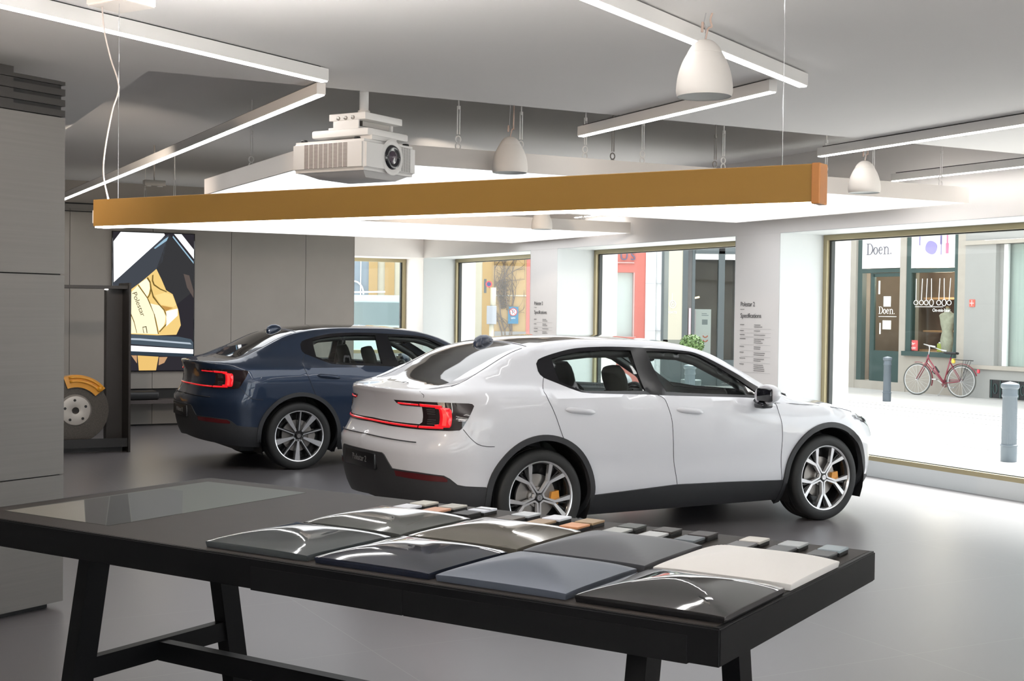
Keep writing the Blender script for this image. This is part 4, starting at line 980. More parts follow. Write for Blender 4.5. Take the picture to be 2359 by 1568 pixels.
# ------------------------------------------------------------------ street outside
def EM(M_, name, label, cat, group=None): return thing(name, label, cat, M_, group)
GRD = mat('pale_street_paving', (.50, .49, .47), .8, noise=.07, nscale=4)
g = G(); g.box(10.1, 70, -25, 90, -.2, -.012); g.box(-30, 10.1, 21.5, 90, -.2, -.012); g.box(-30, 10.1, -40, -4.8, -.2, -.012); struct(g, 'street_ground', GRD)
g = G(); g.box(17.9, 21.0, -20, 60, -.012, .0); struct(g, 'pavement', mat('pavement_slabs', (.47, .45, .425), .8, noise=.12, nscale=6))
for a in (13.1, 14.55, 16.1, 16.9, 17.55):
    g = G(); g.box(a, a + .06, -20, 60, -.011, -.006); o = struct(g, 'street_rail', mat('rail_steel', (.22, .22, .22), .5) if 'rail_steel' not in bpy.data.materials else bpy.data.materials['rail_steel'])
STONE = mat('pale_stone', (.36, .33, .285), .8, noise=.10, nscale=5)
GREY = mat('grey_render', (.30, .30, .285), .8, noise=.04, nscale=3)
GREEN = mat('dark_green_joinery', (.035, .065, .06), .5)
GREYG = mat('grey_green_joinery', (.17, .20, .21), .5)
INT = mat('shop_interior', (.16, .125, .10), .8, noise=.35, nscale=2)
WOODS = mat('shop_wood', (.36, .22, .12), .6)
SGN = mat('white_sign_board', (.82, .82, .82), .5)
FA = MB @ Matrix.Translation((21.0, 0, 0))     # local x into the building, y = b
def bb(parent, name, m, *boxes):
    g = G()
    for q in boxes: g.box(*q)
    return g.obj(name, m, parent)
t = thing('shop_building', 'stone shop front with dark green joinery and white signs across the street', 'building', FA)
bb(t, 'stone_wall', STONE, (0, .4, 19.67, 19.87, 0, 7), (0, .4, 21.35, 21.53, 0, 7), (-.04, .4, 22.88, 23.22, 0, 7), (0, .4, 19.87, 21.35, 0, .80), (-.03, .4, 21.3, 23.22, 0, .19), (0, .4, 19.87, 22.9, 3.95, 7))
bb(t, 'door_surround', GREEN, (.02, .15, 22.73, 22.88, .19, 3.9), (.02, .15, 21.53, 22.73, 2.63, 2.72), (.06, .15, 22.42, 22.50, .19, 2.63), (.02, .15, 21.2, 21.35, .8, 3.95), (.02, .15, 19.87, 19.97, .8, 3.95), (.02, .15, 19.97, 21.2, 2.61, 2.70), (-.08, .15, 19.87, 21.37, .80, .90))
d = bb(t, 'shop_door', GREEN, (.05, .10, 21.53, 22.42, .19, .88), (.05, .10, 21.53, 21.58, .88, 2.6), (.05, .10, 22.36, 22.42, .88, 2.6), (.05, .10, 21.53, 22.42, 2.54, 2.62))
GLS = glassmat('street_glass', (.9, .93, .92), .16)
bb(d, 'door_pane', GLS, (.07, .08, 21.58, 22.36, .88, 2.54))
bb(t, 'shop_window_pane', GLS, (.07, .08, 19.97, 21.2, .9, 2.61))
bb(t, 'interior', INT, (2.2, 2.3, 19.7, 22.9, 0, 3), (.4, 2.3, 19.68, 19.7, 0, 3), (.4, 2.3, 22.88, 22.95, 0, 3), (.1, 2.3, 19.7, 22.9, -.05, .0), (.1, 2.3, 19.7, 22.9, 2.75, 2.8))
bb(t, 'interior_shelf', WOODS, (1.6, 2.2, 19.8, 22.4, 2.05, 2.10), (1.6, 2.2, 19.8, 22.4, 1.30, 1.34), (1.5, 2.2, 21.6, 22.4, .85, .90), (.3, 1.2, 19.9, 21.25, .86, .90))
def writ(par, nm, txt, b, z, size, m, x=-.012, sx=1, sy=1, Mx=None):
    me = text_mesh(txt, size, .002, 'LEFT', 1.0); o = link(nm, me, m, par)
    R_ = Matrix(((0, 0, -1, 0), (-1, 0, 0, 0), (0, 1, 0, 0), (0, 0, 0, 1)))
    o.matrix_local = Matrix.Translation((x, b, z)) @ R_ @ Matrix.Diagonal((sx, sy, 1, 1)); return o
SGT = mat('sign_grey_letter', (.13, .125, .15), .8)
def doen(par, b0, z0, H, m, x):
    """slab serif word: D o e n and a full stop; strokes with serifs, y runs along -b"""
    g = G(); s = H
    def P(px_, py_): return (x, b0 - px_ * s, z0 + py_ * s)
    def st(pts, r): g.tube([P(*q) for q in pts], r * s, 6)
    def arc_(cx, cy, rx, ry, a0, a1, n=14): return [(cx + rx * math.cos(math.radians(a0 + (a1 - a0) * i / n)), cy + ry * math.sin(math.radians(a0 + (a1 - a0) * i / n))) for i in range(n + 1)]
    st([(.18, 0), (.18, 1)], .055); st([(0, 0), (.36, 0)] + arc_(.40, .5, .40, .5, -80, 80) + [(.36, 1), (0, 1)], .032); st(arc_(.36, .5, .44, .47, -55, 55), .055)
    st(arc_(1.18, .33, .24, .33, 0, 360), .038); st(arc_(1.18, .33, .24, .29, 120, 240), .05); st(arc_(1.18, .33, .24, .29, -60, 60), .05)
    st([(1.60, .38), (2.02, .38)] + arc_(1.82, .34, .21, .32, 5, 320), .036); st(arc_(1.82, .34, .21, .28, 120, 240), .05)
    st([(2.20, .64), (2.34, .64), (2.34, 0)], .045); st([(2.18, 0), (2.50, 0)], .03); st(arc_(2.56, .42, .22, .23, 170, 0) + [(2.78, 0)], .045); st([(2.64, 0), (2.94, 0)], .03)
    st([(3.12, .03), (3.16, .03)], .07)
    return g.obj('sign_word', m, par)
s1 = bb(t, 'sign_board', SGN, (.0, .04, 21.535, 22.725, 2.73, 3.94)); doen(s1, 22.58, 3.045, .245, SGT, -.010)
s2 = bb(t, 'sign_board', SGN, (.0, .04, 19.975, 21.20, 2.71, 3.94))
g = G(); Rp = Matrix(((0, 0, -1, -.006), (-1, 0, 0, 20.62), (0, 1, 0, 3.14), (0, 0, 0, 1)))
g.prism([(.17 * math.cos(a), .145 * math.sin(a) + .01 * math.cos(3 * a)) for a in np.linspace(0, 2 * PI, 25)[:-1]], 0, .003, Rp); g.obj('violet_pot_picture', mat('violet_print', (.26, .23, .48), .8), s2)
bb(s2, 'utensil_picture', mat('purple_print', (.2, .17, .36), .8), (-.006, -.001, 20.33, 20.35, 2.98, 3.55), (-.006, -.001, 20.32, 20.37, 3.2, 3.5), (-.006, -.001, 20.94, 20.97, 3.2, 3.6))
bb(s2, 'pink_picture', mat('pink_print', (.55, .16, .26), .8), (-.006, -.001, 20.13, 20.21, 3.0, 3.22), (-.006, -.001, 20.15, 20.19, 3.2, 3.5))
WL = mat('white_window_lettering', (.85, .85, .82), .6)
doen(d, 22.23, 1.71, .155, WL, .060)
g = G(); g.box(.06, .066, 21.68, 22.23, 1.640, 1.652); g.box(.06, .066, 22.16, 22.20, 1.25, 1.50); g.box(.06, .066, 22.2, 22.25, 2.15, 2.45); g.obj('door_text_line', WL, d)
bb(d, 'paper_notice', mat('pale_blue_paper', (.72, .80, .82), .7), (.058, .066, 21.86, 22.08, 1.87, 2.10)); bb(d, 'paper_notice', mat('pale_green_paper', (.76, .80, .70), .7), (.058, .066, 21.84, 22.1, 1.36, 1.56))
g = G(); wv = .062
for b_, kind in ((21.10, 0), (20.92, 1), (20.78, 1), (20.66, 2), (20.42, 1), (20.30, 2), (20.12, 3)):
    dx = {0: .0, 1: .02, 2: -.01, 3: .03}[kind]
    g.tube([(wv, b_, 2.48), (wv, b_ + dx, 2.02)], .008, 5)
    g.tube([(wv, b_ + dx + .06 * math.cos(a), 1.96 + (.07 if kind == 2 else .05) * math.sin(a)) for a in np.linspace(0, 2 * PI, 13)[:-1]], .008, 5, closed=True)
g.tube([(wv, 21.12, 1.87), (wv, 20.32, 1.87)], .007, 5); g.obj('window_drawing', WL, t)
writ(t, 'window_lettering', 'On-mis-baar.', 20.62, 1.765, .105, WL, .066, .95, 1)
bb(t, 'red_poster', mat('red_poster', (.62, .10, .10), .6), (.058, .066, 21.02, 21.24, .915, 1.14))
writ(t, 'poster_lettering', 'Op=', 21.22, 1.045, .07, WL, .055, 1, 1); writ(t, 'poster_lettering', '+OK!', 21.22, .945, .07, WL, .055, .9, 1)
for (a_, b_, z_, s_, c_, lb) in ((.45, 20.72, .90, .13, (.45, .50, .10), 'yellow green card box standing inside the shop window'), (.5, 20.40, .90, .15, (.25, .33, .31), 'grey green tin inside the shop window behind the bicycle handlebar'), (.5, 20.13, .90, .12, (.12, .12, .13), 'black kitchen gadget inside the shop window above the bicycle saddle')):
    o = thing('shop_goods', lb, 'shop goods', FA @ Matrix.Translation((a_, b_, z_)), 'goods in the shop window')
    mm = mat('goods_' + lb.split()[0] + lb.split()[1], c_, .5)
    g = G(); g.rbox(-s_ / 2, s_ / 2, -s_ / 2, s_ / 2, 0, s_ * 1.35, .01); g.obj('body', mm, o); g = G(); g.rbox(-s_ * .3, s_ * .3, -s_ * .35, s_ * .35, s_ * 1.35, s_ * 1.6, .01); g.obj('lid', SGN, o)
o = thing('dress_form', 'cream dressmaker bust standing in the shop window behind the bicycle', 'mannequin', FA @ Matrix.Translation((.42, 20.52, .9)))
g = G(); rows = [(0, .13, .09), (.12, .15, .10), (.26, .175, .115), (.38, .15, .10), (.46, .125, .09), (.60, .17, .115), (.72, .20, .11), (.80, .235, .09), (.84, .20, .07), (.875, .09, .06), (.91, .052, .05), (.98, .045, .045)]
n = 20; vs = [(math.cos(2 * PI * k / n) * d_, math.sin(2 * PI * k / n) * w_, z_ * .98) for z_, w_, d_ in rows for k in range(n)]
g.add(vs, [(i * n + k, i * n + (k + 1) % n, (i + 1) * n + (k + 1) % n, (i + 1) * n + k) for i in range(len(rows) - 1) for k in range(n)] + [tuple((len(rows) - 1) * n + k for k in range(n))])
g.obj('torso', mat('printed_linen', (.48, .45, .35), .8, noise=.35, nscale=14), o, True)
g = G(); g.lathe([(0, .99), (.05, .985), (.048, .95)], 16); g.obj('neck_cap', WOODS, o, True)
t = thing('grey_building', 'grey rendered building with a curtained window right of the shop', 'building', FA)
bb(t, 'wall', GREY, (.0, .4, 18.87, 19.67, 0, 7), (0, .4, 8, 18.87, 0, .66), (0, .4, 8, 18.87, 3.15, 7), (0, .4, 8, 14, .66, 3.15), (.12, .3, 18.80, 18.87, .66, 3.15)); bb(t, 'window_ledge', STONE, (-.06, .4, 14, 19.66, .60, .68), (-.05, .1, 14, 19.67, 3.15, 3.24))
bb(t, 'window_frame', SGN, (.15, .22, 18.7, 18.8, .68, 3.15), (.15, .22, 17.0, 17.1, .68, 3.15)); bb(t, 'curtain', mat('grey_curtain', (.46, .49, .46), .8, noise=.15, nscale=3, stretch=(1, 6, .3)), (.3, .33, 14, 18.8, .68, 3.15)); bb(t, 'window_pane', GLS, (.18, .19, 14, 18.8, .68, 3.15))
gr = bb(t, 'cellar_grille', BLK, (-.012, .02, 16.9, 18.95, .03, .40)); g = G()
for k in range(9): g.tube([(-.02, 18.9 - k * .23, .04), (-.02, 18.9 - k * .23, .39)], .012, 6); g.tube([(-.02, 18.8 - k * .23 + .05 * math.cos(a), .22 + .1 * math.sin(a)) for a in np.linspace(0, 2 * PI, 11)[:-1]], .010, 5, closed=True)
g.obj('grille_bar', GREEN, gr)
sg_ = bb(t, 'red_plaque', mat('red_plaque', (.66, .12, .09), .5), (-.02, .0, 19.385, 19.525, 1.875, 2.025)); bb(sg_, 'plaque_cross', SGN, (-.024, -.019, 19.40, 19.51, 1.945, 1.955), (-.024, -.019, 19.45, 19.46, 1.90, 2.01))
t = thing('pale_building', 'pale building with tall grey window left of the shop, at the frame corner', 'building', FA)
bb(t, 'wall', mat('pale_render', (.50, .48, .45), .8, noise=.05), (.1, .4, 23.9, 34, .0, 7), (.1, .4, 23.23, 23.9, 3.5, 7), (.05, .4, 23.23, 23.9, 0, .5)); bb(t, 'window', GREYG, (.02, .12, 23.22, 23.30, .5, 3.5), (.0, .12, 23.22, 23.8, 2.58, 2.68), (.02, .12, 23.75, 23.9, .5, 3.5), (.05, .12, 23.22, 23.9, .5, .6)); bb(t, 'window_pane', SGN, (.08, .10, 23.3, 23.75, .6, 3.5))
# bollards
def bollard(a, b, H, label, r=.088):
    o = thing('bollard', label, 'bollard', MB @ Matrix.Translation((a, b, -.012)), 'grey street bollards'); H += .012
    BM = mat('grey_bollard_paint', (.085, .105, .125), .5) if 'grey_bollard_paint' not in bpy.data.materials else bpy.data.materials['grey_bollard_paint']
    n = 48; g = G(); vs = []
    rows = [(.0, r * 1.06, 0), (H * .19, r * 1.06, 0), (H * .195, r * 1.14, 0), (H * .21, r * 1.14, 0), (H * .22, r, 1), (H * .80, r * .94, 1), (H * .81, r * 1.04, 0), (H * .83, r * 1.04, 0), (H * .84, r * .97, 0), (H * .91, r * .97, 0)]
    for z_, rr, fl in rows:
        for k in range(n): q = rr * (1 - .06 * (k % 2) * fl); vs.append((q * math.cos(2 * PI * k / n), q * math.sin(2 * PI * k / n), z_))
    g.add(vs, [(i * n + k, i * n + (k + 1) % n, (i + 1) * n + (k + 1) % n, (i + 1) * n + k) for i in range(len(rows) - 1) for k in range(n)]); g.obj('shaft', BM, o, False, auto=.9)
    g = G(); g.lathe(smoothline([(r * .97, H * .905), (r * 1.16, H * .92), (r * 1.18, H * .955), (r * 1.0, H * .975), (.0, H)], 3), 32); g.obj('cap', BM, o, True)
bollard(12.3, 10.80, .93, 'fluted grey bollard on the street, nearest, at the right edge')
bollard(18.35, 19.10, .88, 'grey bollard across the street in front of the dark green shop door', .075)
bollard(12.3, 17.2, .86, 'grey bollard visible only through the white car front side window')
# bicycle (local x towards the front wheel)
pf = Vector((8.588, 27.642, 0)); pr = Vector((9.244, 26.843, 0)); dv = (pf - pr); yaw = math.atan2(dv.y, dv.x)
Mk = Matrix.Translation(pr) @ Matrix.Rotation(yaw, 4, 'Z') @ Matrix.Rotation(math.radians(4), 4, 'X')
o = thing('bicycle', 'dark red city bicycle parked against the shop front across the street', 'bicycle', Mk)
REDB = mat('dark_red_bicycle_paint', (.22, .025, .045), .3, coat=.5); MET = mat('aluminium', (.62, .62, .62), .35, metal=.7)
R_ = .335; WB = dv.length
for cx in (WB, 0):
    w = bpy.data.objects.new('wheel', None); COL.objects.link(w); w.parent = o; w.location = (cx, 0, R_)
    g = G(); g.tube([(R_ * .965 * math.cos(a), 0, R_ * .965 * math.sin(a)) for a in np.linspace(0, 2 * PI, 49)[:-1]], .015, 8, closed=True); g.obj('tyre', mat('bicycle_tyre', (.10, .10, .09), .7) if 'bicycle_tyre' not in bpy.data.materials else bpy.data.materials['bicycle_tyre'], w, True)
    g = G(); g.tube([(R_ * .90 * math.cos(a), 0, R_ * .90 * math.sin(a)) for a in np.linspace(0, 2 * PI, 49)[:-1]], .009, 6, closed=True); g.cyl((0, -.04, 0), (0, .04, 0), .018, 10)
    for k in range(18): a = 2 * PI * k / 18; g.tube([(.015 * math.cos(a + .6), .02 * (-1) ** k, .015 * math.sin(a + .6)), (R_ * .9 * math.cos(a), 0, R_ * .9 * math.sin(a))], .0016, 4)
    g.obj('rim_and_spokes', MET, w)
def fr(x, z, y=0): return (x, y, z)
BBx, BBz = .40, .275
g = G(); hx_ = WB - .19
for a_, b_, r_ in ((fr(hx_ - .045, .86), fr(hx_ - .01, .70), .019), (fr(hx_ - .04, .80), fr(BBx + .02, BBz + .04), .016), (fr(hx_ - .02, .70), fr(BBx, BBz), .016), (fr(.27, .82), fr(BBx, BBz), .015)): g.tube([a_, b_], r_, 8)
for q in (-.04, .04): g.tube([fr(BBx, BBz, q * .6), fr(0, R_, q)], .009, 6); g.tube([fr(.285, .72, q * .3), fr(0, R_, q)], .008, 6); g.tube([fr(hx_ - .01, .70, q * .5), fr(hx_ + .02, .64, q), fr(WB, R_, q)], .010, 6)
g.obj('frame', REDB, o, True)
g = G(); g.tube(smoothline([fr(hx_ - .05, .86), fr(hx_ - .06, 1.0), fr(hx_ - .03, 1.06)], 3), .011, 8)
g.tube(smoothline([fr(hx_ - .36, 1.02, .26), fr(hx_ - .22, 1.04, .27), fr(hx_ - .05, 1.07, .2), fr(hx_ - .02, 1.05, 0), fr(hx_ - .05, 1.02, -.2), fr(hx_ - .16, .98, -.27), fr(hx_ - .28, .96, -.26)], 4), .011, 8); g.obj('handlebar', MET, o, True)
g = G(); g.tube([fr(hx_ - .36, 1.02, .26), fr(hx_ - .25, 1.035, .27)], .016, 8); g.tube([fr(hx_ - .30, .96, -.26), fr(hx_ - .18, .975, -.27)], .016, 8); g.obj('grip', mat('pale_grip', (.6, .6, .6), .6), o, True)
g = G(); g.rbox(.12, .38, -.07, .07, .885, .935, .022, seg=3); g.rbox(.28, .44, -.025, .025, .90, .93, .012); g.cyl(fr(.27, .82), fr(.25, .89), .012, 8); g.obj('saddle', BLK, o, False, auto=.6)
def arcx(cx, r_, a0, a1, n_=14): return [(cx + r_ * math.cos(math.radians(a0 + (a1 - a0) * i / n_)), 0, R_ + r_ * math.sin(math.radians(a0 + (a1 - a0) * i / n_))) for i in range(n_ + 1)]
for pts_ in (arcx(0, R_ + .03, 20, 160), arcx(WB, R_ + .03, 75, 200)):
    g = G()
    vs = []
    for p in pts_: vs += [(p[0], -.026, p[2] - .006), (p[0], -.014, p[2] + .004), (p[0], .014, p[2] + .004), (p[0], .026, p[2] - .006)]
    g.add(vs, [(i * 4 + k, i * 4 + k + 1, i * 4 + k + 5, i * 4 + k + 4) for i in range(len(pts_) - 1) for k in range(3)]); g.obj('mudguard', REDB, o, True)
g = G(); g.tube([fr(.24, .79, 0), fr(.14, .775, .05), fr(-.22, .775, .05), fr(-.24, .765, 0), fr(-.22, .775, -.05), fr(.14, .775, -.05), fr(.24, .79, 0)], .006, 6)
for q in (-.05, .05): g.tube([fr(-.17, .775, q), fr(0, R_, q)], .005, 5); g.tube([fr(-.05, .775, q), fr(0, R_, q)], .004, 5)
g.obj('luggage_rack', BLK, o)
g = G(); g.rbox(-.40, -.35, -.025, .025, .52, .60, .01); g.obj('tail_lamp', mat('red_reflector_lamp', (.6, .03, .05), .3, coat=.5), o)
g = G(); g.rbox(.17, .24, -.03, .03, .70, .80, .02); g.obj('yellow_pouch', mat('yellow_cloth', (.75, .52, .08), .7), o)
g = G(); g.tube([fr(0, R_ + .03, -.05), fr(BBx, BBz + .06, -.05)], .022, 8); g.lathe([(0, -.004), (.085, -.004), (.085, .004), (0, .004)], 20, Matrix.Translation((BBx, -.05, BBz)) @ Matrix.Rotation(PI / 2, 4, 'X')); g.obj('chain_guard', mat('grey_red_guard', (.25, .12, .12), .5), o, True)
g = G(); g.tube([fr(BBx - .02, BBz - .03, -.02), fr(BBx + .19, .012, -.12)], .008, 6); g.obj('kickstand', MET, o)
g = G(); g.tube([fr(BBx, BBz, -.06), fr(BBx - .13, BBz - .07, -.07)], .008, 6); g.rbox(BBx - .19, BBx - .09, -.16, -.08, BBz - .085, BBz - .06, .006); g.tube([fr(BBx, BBz, .06), fr(BBx + .13, BBz + .07, .07)], .008, 6); g.rbox(BBx + .09, BBx + .19, .08, .16, BBz + .06, BBz + .085, .006); g.obj('pedal_crank', MET, o)
g = G(); g.tube([fr(hx_ - .20, .62, -.03), fr(hx_ - .30, .50, -.03)], .018, 8); g.tube([fr(hx_ - .19, .60, 0), fr(hx_ - .16, .50, 0), fr(hx_ - .23, .46, 0)], .012, 6); g.obj('lock', BLK, o)
# ---- far corner buildings at y = 30
F2 = Matrix.Translation((0, 30, 0)) @ Matrix.Rotation(PI / 2, 4, 'X')   # local x right, y up, z towards camera
def fb(parent, name, m, *boxes):
    g = G()
    for (x0, x1, z0, z1, d0, d1) in boxes: g.box(x0, x1, z0, z1, d0, d1)
    return g.obj(name, m, parent)
YEL = mat('ochre_yellow_render', (.40, .27, .12), .8, noise=.08, nscale=2); CRM = mat('pale_cream_render', (.46, .43, .34), .8, noise=.04)
SAL = mat('salmon_red_render', (.46, .14, .115), .8, noise=.04, nscale=3); DKG = mat('dark_grey_metal_frame', (.07, .085, .09), .5)
t = thing('yellow_building', 'ochre yellow rendered house with a climbing vine seen through the second window', 'building', F2)
fb(t, 'wall', YEL, (-.70, .315, -.05, 7, -.4, 0), (-3.31, -3.11, -.05, 7, -.4, 0), (-2.94, -2.72, -.05, 7, -.4, 0)); fb(t, 'pale_wall', CRM, (-2.72, -.95, -.05, 7, -.4, -.02), (-.95, -.70, -.05, 7, -.4, -.01), (-3.11, -2.94, -.05, 7, -.4, -.05))
fb(t, 'grey_plinth', mat('grey_stone_plinth', (.20, .20, .20), .8), (-.41, .315, -.05, 1.19, 0, .05))
fb(t, 'window', mat('pale_blue_window', (.30, .36, .38), .3), (-1.16, -1.0, .4, 2.5, -.02, .01)); fb(t, 'string_course', CRM, (-.45, .315, 2.0, 2.03, 0, .02))
fb(t, 'arched_window', mat('grey_blue_glazing', (.26, .31, .36), .2), (-4.6, -3.31, -.05, 3.2, -.4, -.1))
g = G()
for k in range(6): g.tube([(-4.3 + k * .2, 1.9, -.06), (-4.3 + k * .2, 3.0, -.06)], .012, 5)
g.tube([(-3.65 + .22 * math.cos(a), 2.0 + .3 * math.sin(a), -.05) for a in np.linspace(0, PI, 12)], .02, 5); g.tube([(-4.6, 2.02, -.03), (-2.9, 2.06, .3)], .02, 5); g.obj('iron_rail', SGN, t)
t = thing('climbing_vine', 'bare brown climbing vine on the ochre yellow wall', 'plant', F2)
random.seed(7); VM = mat('vine_bark', (.12, .085, .06), .9); g = G()
def vine(x, z, ang, L, r, dep):
    pts = [(x, z, .05)]; nseg = 9
    for i in range(nseg):
        ang += random.uniform(-.22, .22); x += math.sin(ang) * L / nseg; z += math.cos(ang) * L / nseg; x = min(max(x, -.42), .27); pts.append((x, z, .04 + random.uniform(0, .03)))
        if dep < 3 and random.random() < .42: vine(x, z, ang + random.choice((-1, 1)) * random.uniform(.3, .7), L * .6, r * .6, dep + 1)
    g.tube(pts, [r * (1 - .6 * i / nseg) for i in range(nseg + 1)], 5)
for k in range(4): vine(-.22 + k * .07, 1.0, .05 * (k - 1), 1.9, .020, 0)
g.obj('branches', VM, t)
g = G(); random.seed(3)
for k in range(420):
    z = random.uniform(1.7, 2.35); x = -.22 + random.gauss(0, .07); a = random.uniform(0, 6.28); g.tube([(x, z, .03), (x + .06 * math.cos(a), z + .06 * math.sin(a), .06)], .0035, 3, cap=False)
q = g.obj('fine_twigs', VM, t); q['kind'] = 'stuff'
t = thing('parking_sign', 'blue no parking sign with a red ring on the yellow wall', 'sign', F2 @ Matrix.Translation((.02, 1.565, .06)))
fb(t, 'board', mat('teal_blue_sign', (.012, .14, .26), .6), (-.118, .118, -.195, .195, 0, .012))
g = G(); g.lathe([(0, .0135), (.092, .0135)], 32, Matrix.Translation((0, .075, 0))); g.obj('disc', SGN, t)
g = G(); g.tube([(.082 * math.cos(a), .075 + .082 * math.sin(a), .014) for a in np.linspace(0, 2 * PI, 33)[:-1]], .011, 6, closed=True); g.tube([(-.05, .13, .018), (.05, .02, .018)], .007, 5); g.obj('red_ring', mat('sign_red', (.40, .02, .03), .7), t)
me = text_mesh('P', .15, .001); o = link('letter', me, mat('sign_dark_blue', (.02, .04, .12), .5), t); o.matrix_local = Matrix.Translation((0, .022, .016))
me = text_mesh('WFV', .05, .001); o = link('small_letters', me, SGN, t); o.matrix_local = Matrix.Translation((0, -.085, .014))
t = thing('meter_cabinet', 'grey utility cabinet on a pale post in front of the yellow wall', 'cabinet', Matrix.Translation((-.445, 28, 0)))
g = G(); g.rbox(-.105, .105, -.08, .08, 1.375, 1.77, .012); g.obj('box', mat('light_grey_cabinet', (.28, .29, .32), .6), t)
g = G(); g.cyl((.0, 0, -.01), (.0, 0, 1.38), .05, 16); g.cyl((.03, 0, 1.77), (.03, 0, 2.16), .06, 16); g.obj('post', CRM, t, True)
t = thing('street_sign', 'small round street sign on a dark bracket above the grey utility cabinet', 'sign', Matrix.Translation((-.53, 27.93, 2.2)))
g = G(); g.box(-.085, -.03, -.01, .01, -.16, .14); g.tube([(-.03, 0, .05), (.03, 0, .05)], .01, 6); g.cyl((0.03, 0, -.05), (.03, 0, .05), .012, 8); g.obj('bracket', DKG, t)
g = G(); g.lathe([(0, .0), (.07, .0), (.07, .012), (0, .012)], 24, Matrix.Translation((.02, -.02, .03)) @ Matrix.Rotation(PI / 2, 4, 'X')); g.obj('disc', mat('sign_red2', (.5, .06, .08), .5), t, False, auto=.5)
g = G(); g.lathe([(0, .013), (.045, .013)], 20, Matrix.Translation((.02, -.021, .03)) @ Matrix.Rotation(PI / 2, 4, 'X')); g.obj('disc_centre', mat('sign_navy', (.03, .05, .15), .5), t)
t = thing('red_building', 'salmon red facade with a large grey window seen through the third window', 'building', F2)
fb(t, 'wall', SAL, (.315, .50, -.05, 7, -.4, .02), (.5, 2.18, -.05, 7, -.4, 0), (2.80, 3.05, -.05, 7, -.4, .0), (2.18, 2.80, 2.58, 7, -.4, 0), (2.18, 2.80, -.05, 1.10, -.4, 0))
fb(t, 'window_pane', mat('pale_grey_glazing', (.42, .48, .46), .15), (2.18, 2.80, 1.10, 2.58, -.25, -.2)); fb(t, 'window_ledge', mat('red_grey_ledge', (.45, .30, .28), .7), (2.14, 2.84, 1.06, 1.11, -.05, .05), (2.14, 2.78, 2.79, 2.815, 0, .05), (2.77, 2.80, 1.1, 2.58, -.2, .01))
me = text_mesh('TUS', .27, .01, 'LEFT', 1.35); o = link('facade_letters', me, mat('blue_facade_letters', (.09, .10, .17), .7), t); o.matrix_local = Matrix.Translation((2.24, 2.865, .03))
t = thing('corner_shop', 'dark framed glass shop front beside the red facade', 'building', F2)
fb(t, 'white_pier', mat('white_tiled_pier', (.66, .67, .68), .5), (3.05, 3.29, -.05, 7, -.4, .05), (3.29, 3.42, 0, 7, -.4, -.02)); fb(t, 'pier_joint', GREYG, (3.05, 3.42, 2.33, 2.336, 0, .053), (3.05, 3.42, 1.25, 1.256, 0, .053), (3.285, 3.292, 0, 3.2, 0, .053))
fb(t, 'dark_frame', DKG, (3.42, 3.47, -.05, 3.3, -.1, .02), (3.90, 4.02, -.05, 3.3, -.1, .02), (4.12, 4.19, -.05, 3.3, -.1, .0), (4.19, 5.4, 3.03, 3.3, -.1, .05), (4.72, 4.86, -.05, 3.3, -.1, .05), (3.42, 5.4, -.05, .6, -.1, .0)); fb(t, 'upper_wall', GREY, (3.42, 6.5, 3.3, 7, -.4, 0), (5.4, 6.5, 0, 3.3, -.4, 0))
fb(t, 'glass_panel', mat('grey_green_glass_panel', (.17, .19, .18), .12), (3.47, 3.58, .6, 3.3, -.1, 0)); fb(t, 'dark_glass_panel', mat('dark_glass_panel', (.05, .05, .05), .12), (4.02, 4.12, .6, 3.3, -.1, -.02)); bd_ = fb(t, 'beige_blind', mat('beige_blind', (.50, .47, .38), .8), (3.58, 3.90, 1.05, 3.3, -.1, 0)); fb(t, 'low_panel', mat('olive_low_panel', (.20, .21, .18), .6), (3.47, 3.90, .6, 1.05, -.1, .0))
g = G(); g.tube([(3.68 + .068 * math.cos(a), 1.865 + .085 * math.sin(a), .01) for a in np.linspace(0, 2 * PI, 25)[:-1]], .009, 5, closed=True); g.tube([(3.68 + .03 * math.cos(a), 1.865 + .04 * math.sin(a), .01) for a in np.linspace(0, 2 * PI, 17)[:-1]], .008, 5, closed=True); g.tube([(3.668, 1.87, .01), (3.668, 2.11, .01)], .007, 5); g.obj('round_emblem', WL, bd_)
me = text_mesh('OATS', .075, .001); o = link('emblem_letters', me, WL, bd_); o.matrix_local = Matrix.Translation((3.68, 1.655, .01))
fb(t, 'interior', INT, (4.19, 5.4, -.05, 3.03, -2.2, -2.1), (4.1, 4.19, 0, 3, -2.2, -.1), (5.4, 5.5, 0, 3, -2.2, -.1), (4.19, 5.4, 3.0, 3.03, -2.2, -.1)); fb(t, 'roller_blind', SGN, (4.19, 4.72, 2.90, 3.03, -.02, .0), (4.86, 5.3, 2.90, 3.03, -.02, 0)); fb(t, 'glass_door', GLS, (4.19, 4.72, 0, 2.9, -.06, -.05), (4.86, 5.4, 0, 2.9, -.06, -.05))
pb = fb(t, 'poster_board', mat('pale_poster_board', (.60, .60, .58), .6), (4.20, 4.64, .35, 1.76, -.5, -.48)); fb(pb, 'pink_edge', mat('pink_edge', (.55, .42, .45), .6), (4.20, 4.28, .6, 1.74, -.48, -.475), (4.05, 4.10, 1.0, 1.78, .02, .03))
g = G()
for zz in (1.16, 1.06): g.tube([(4.51 + .055 * math.cos(a), zz + .055 * math.sin(a), -.465) for a in np.linspace(PI * 1.08, PI * 1.92, 10)], .014, 6)
g.obj('orange_mark', mat('orange_print', (.62, .13, .05), .6), pb); fb(pb, 'board_text', GREYG, (4.42, 4.54, 1.65, 1.665, -.48, -.476), (4.42, 4.58, 1.61, 1.625, -.48, -.476), (4.43, 4.56, 1.40, 1.52, -.48, -.477))
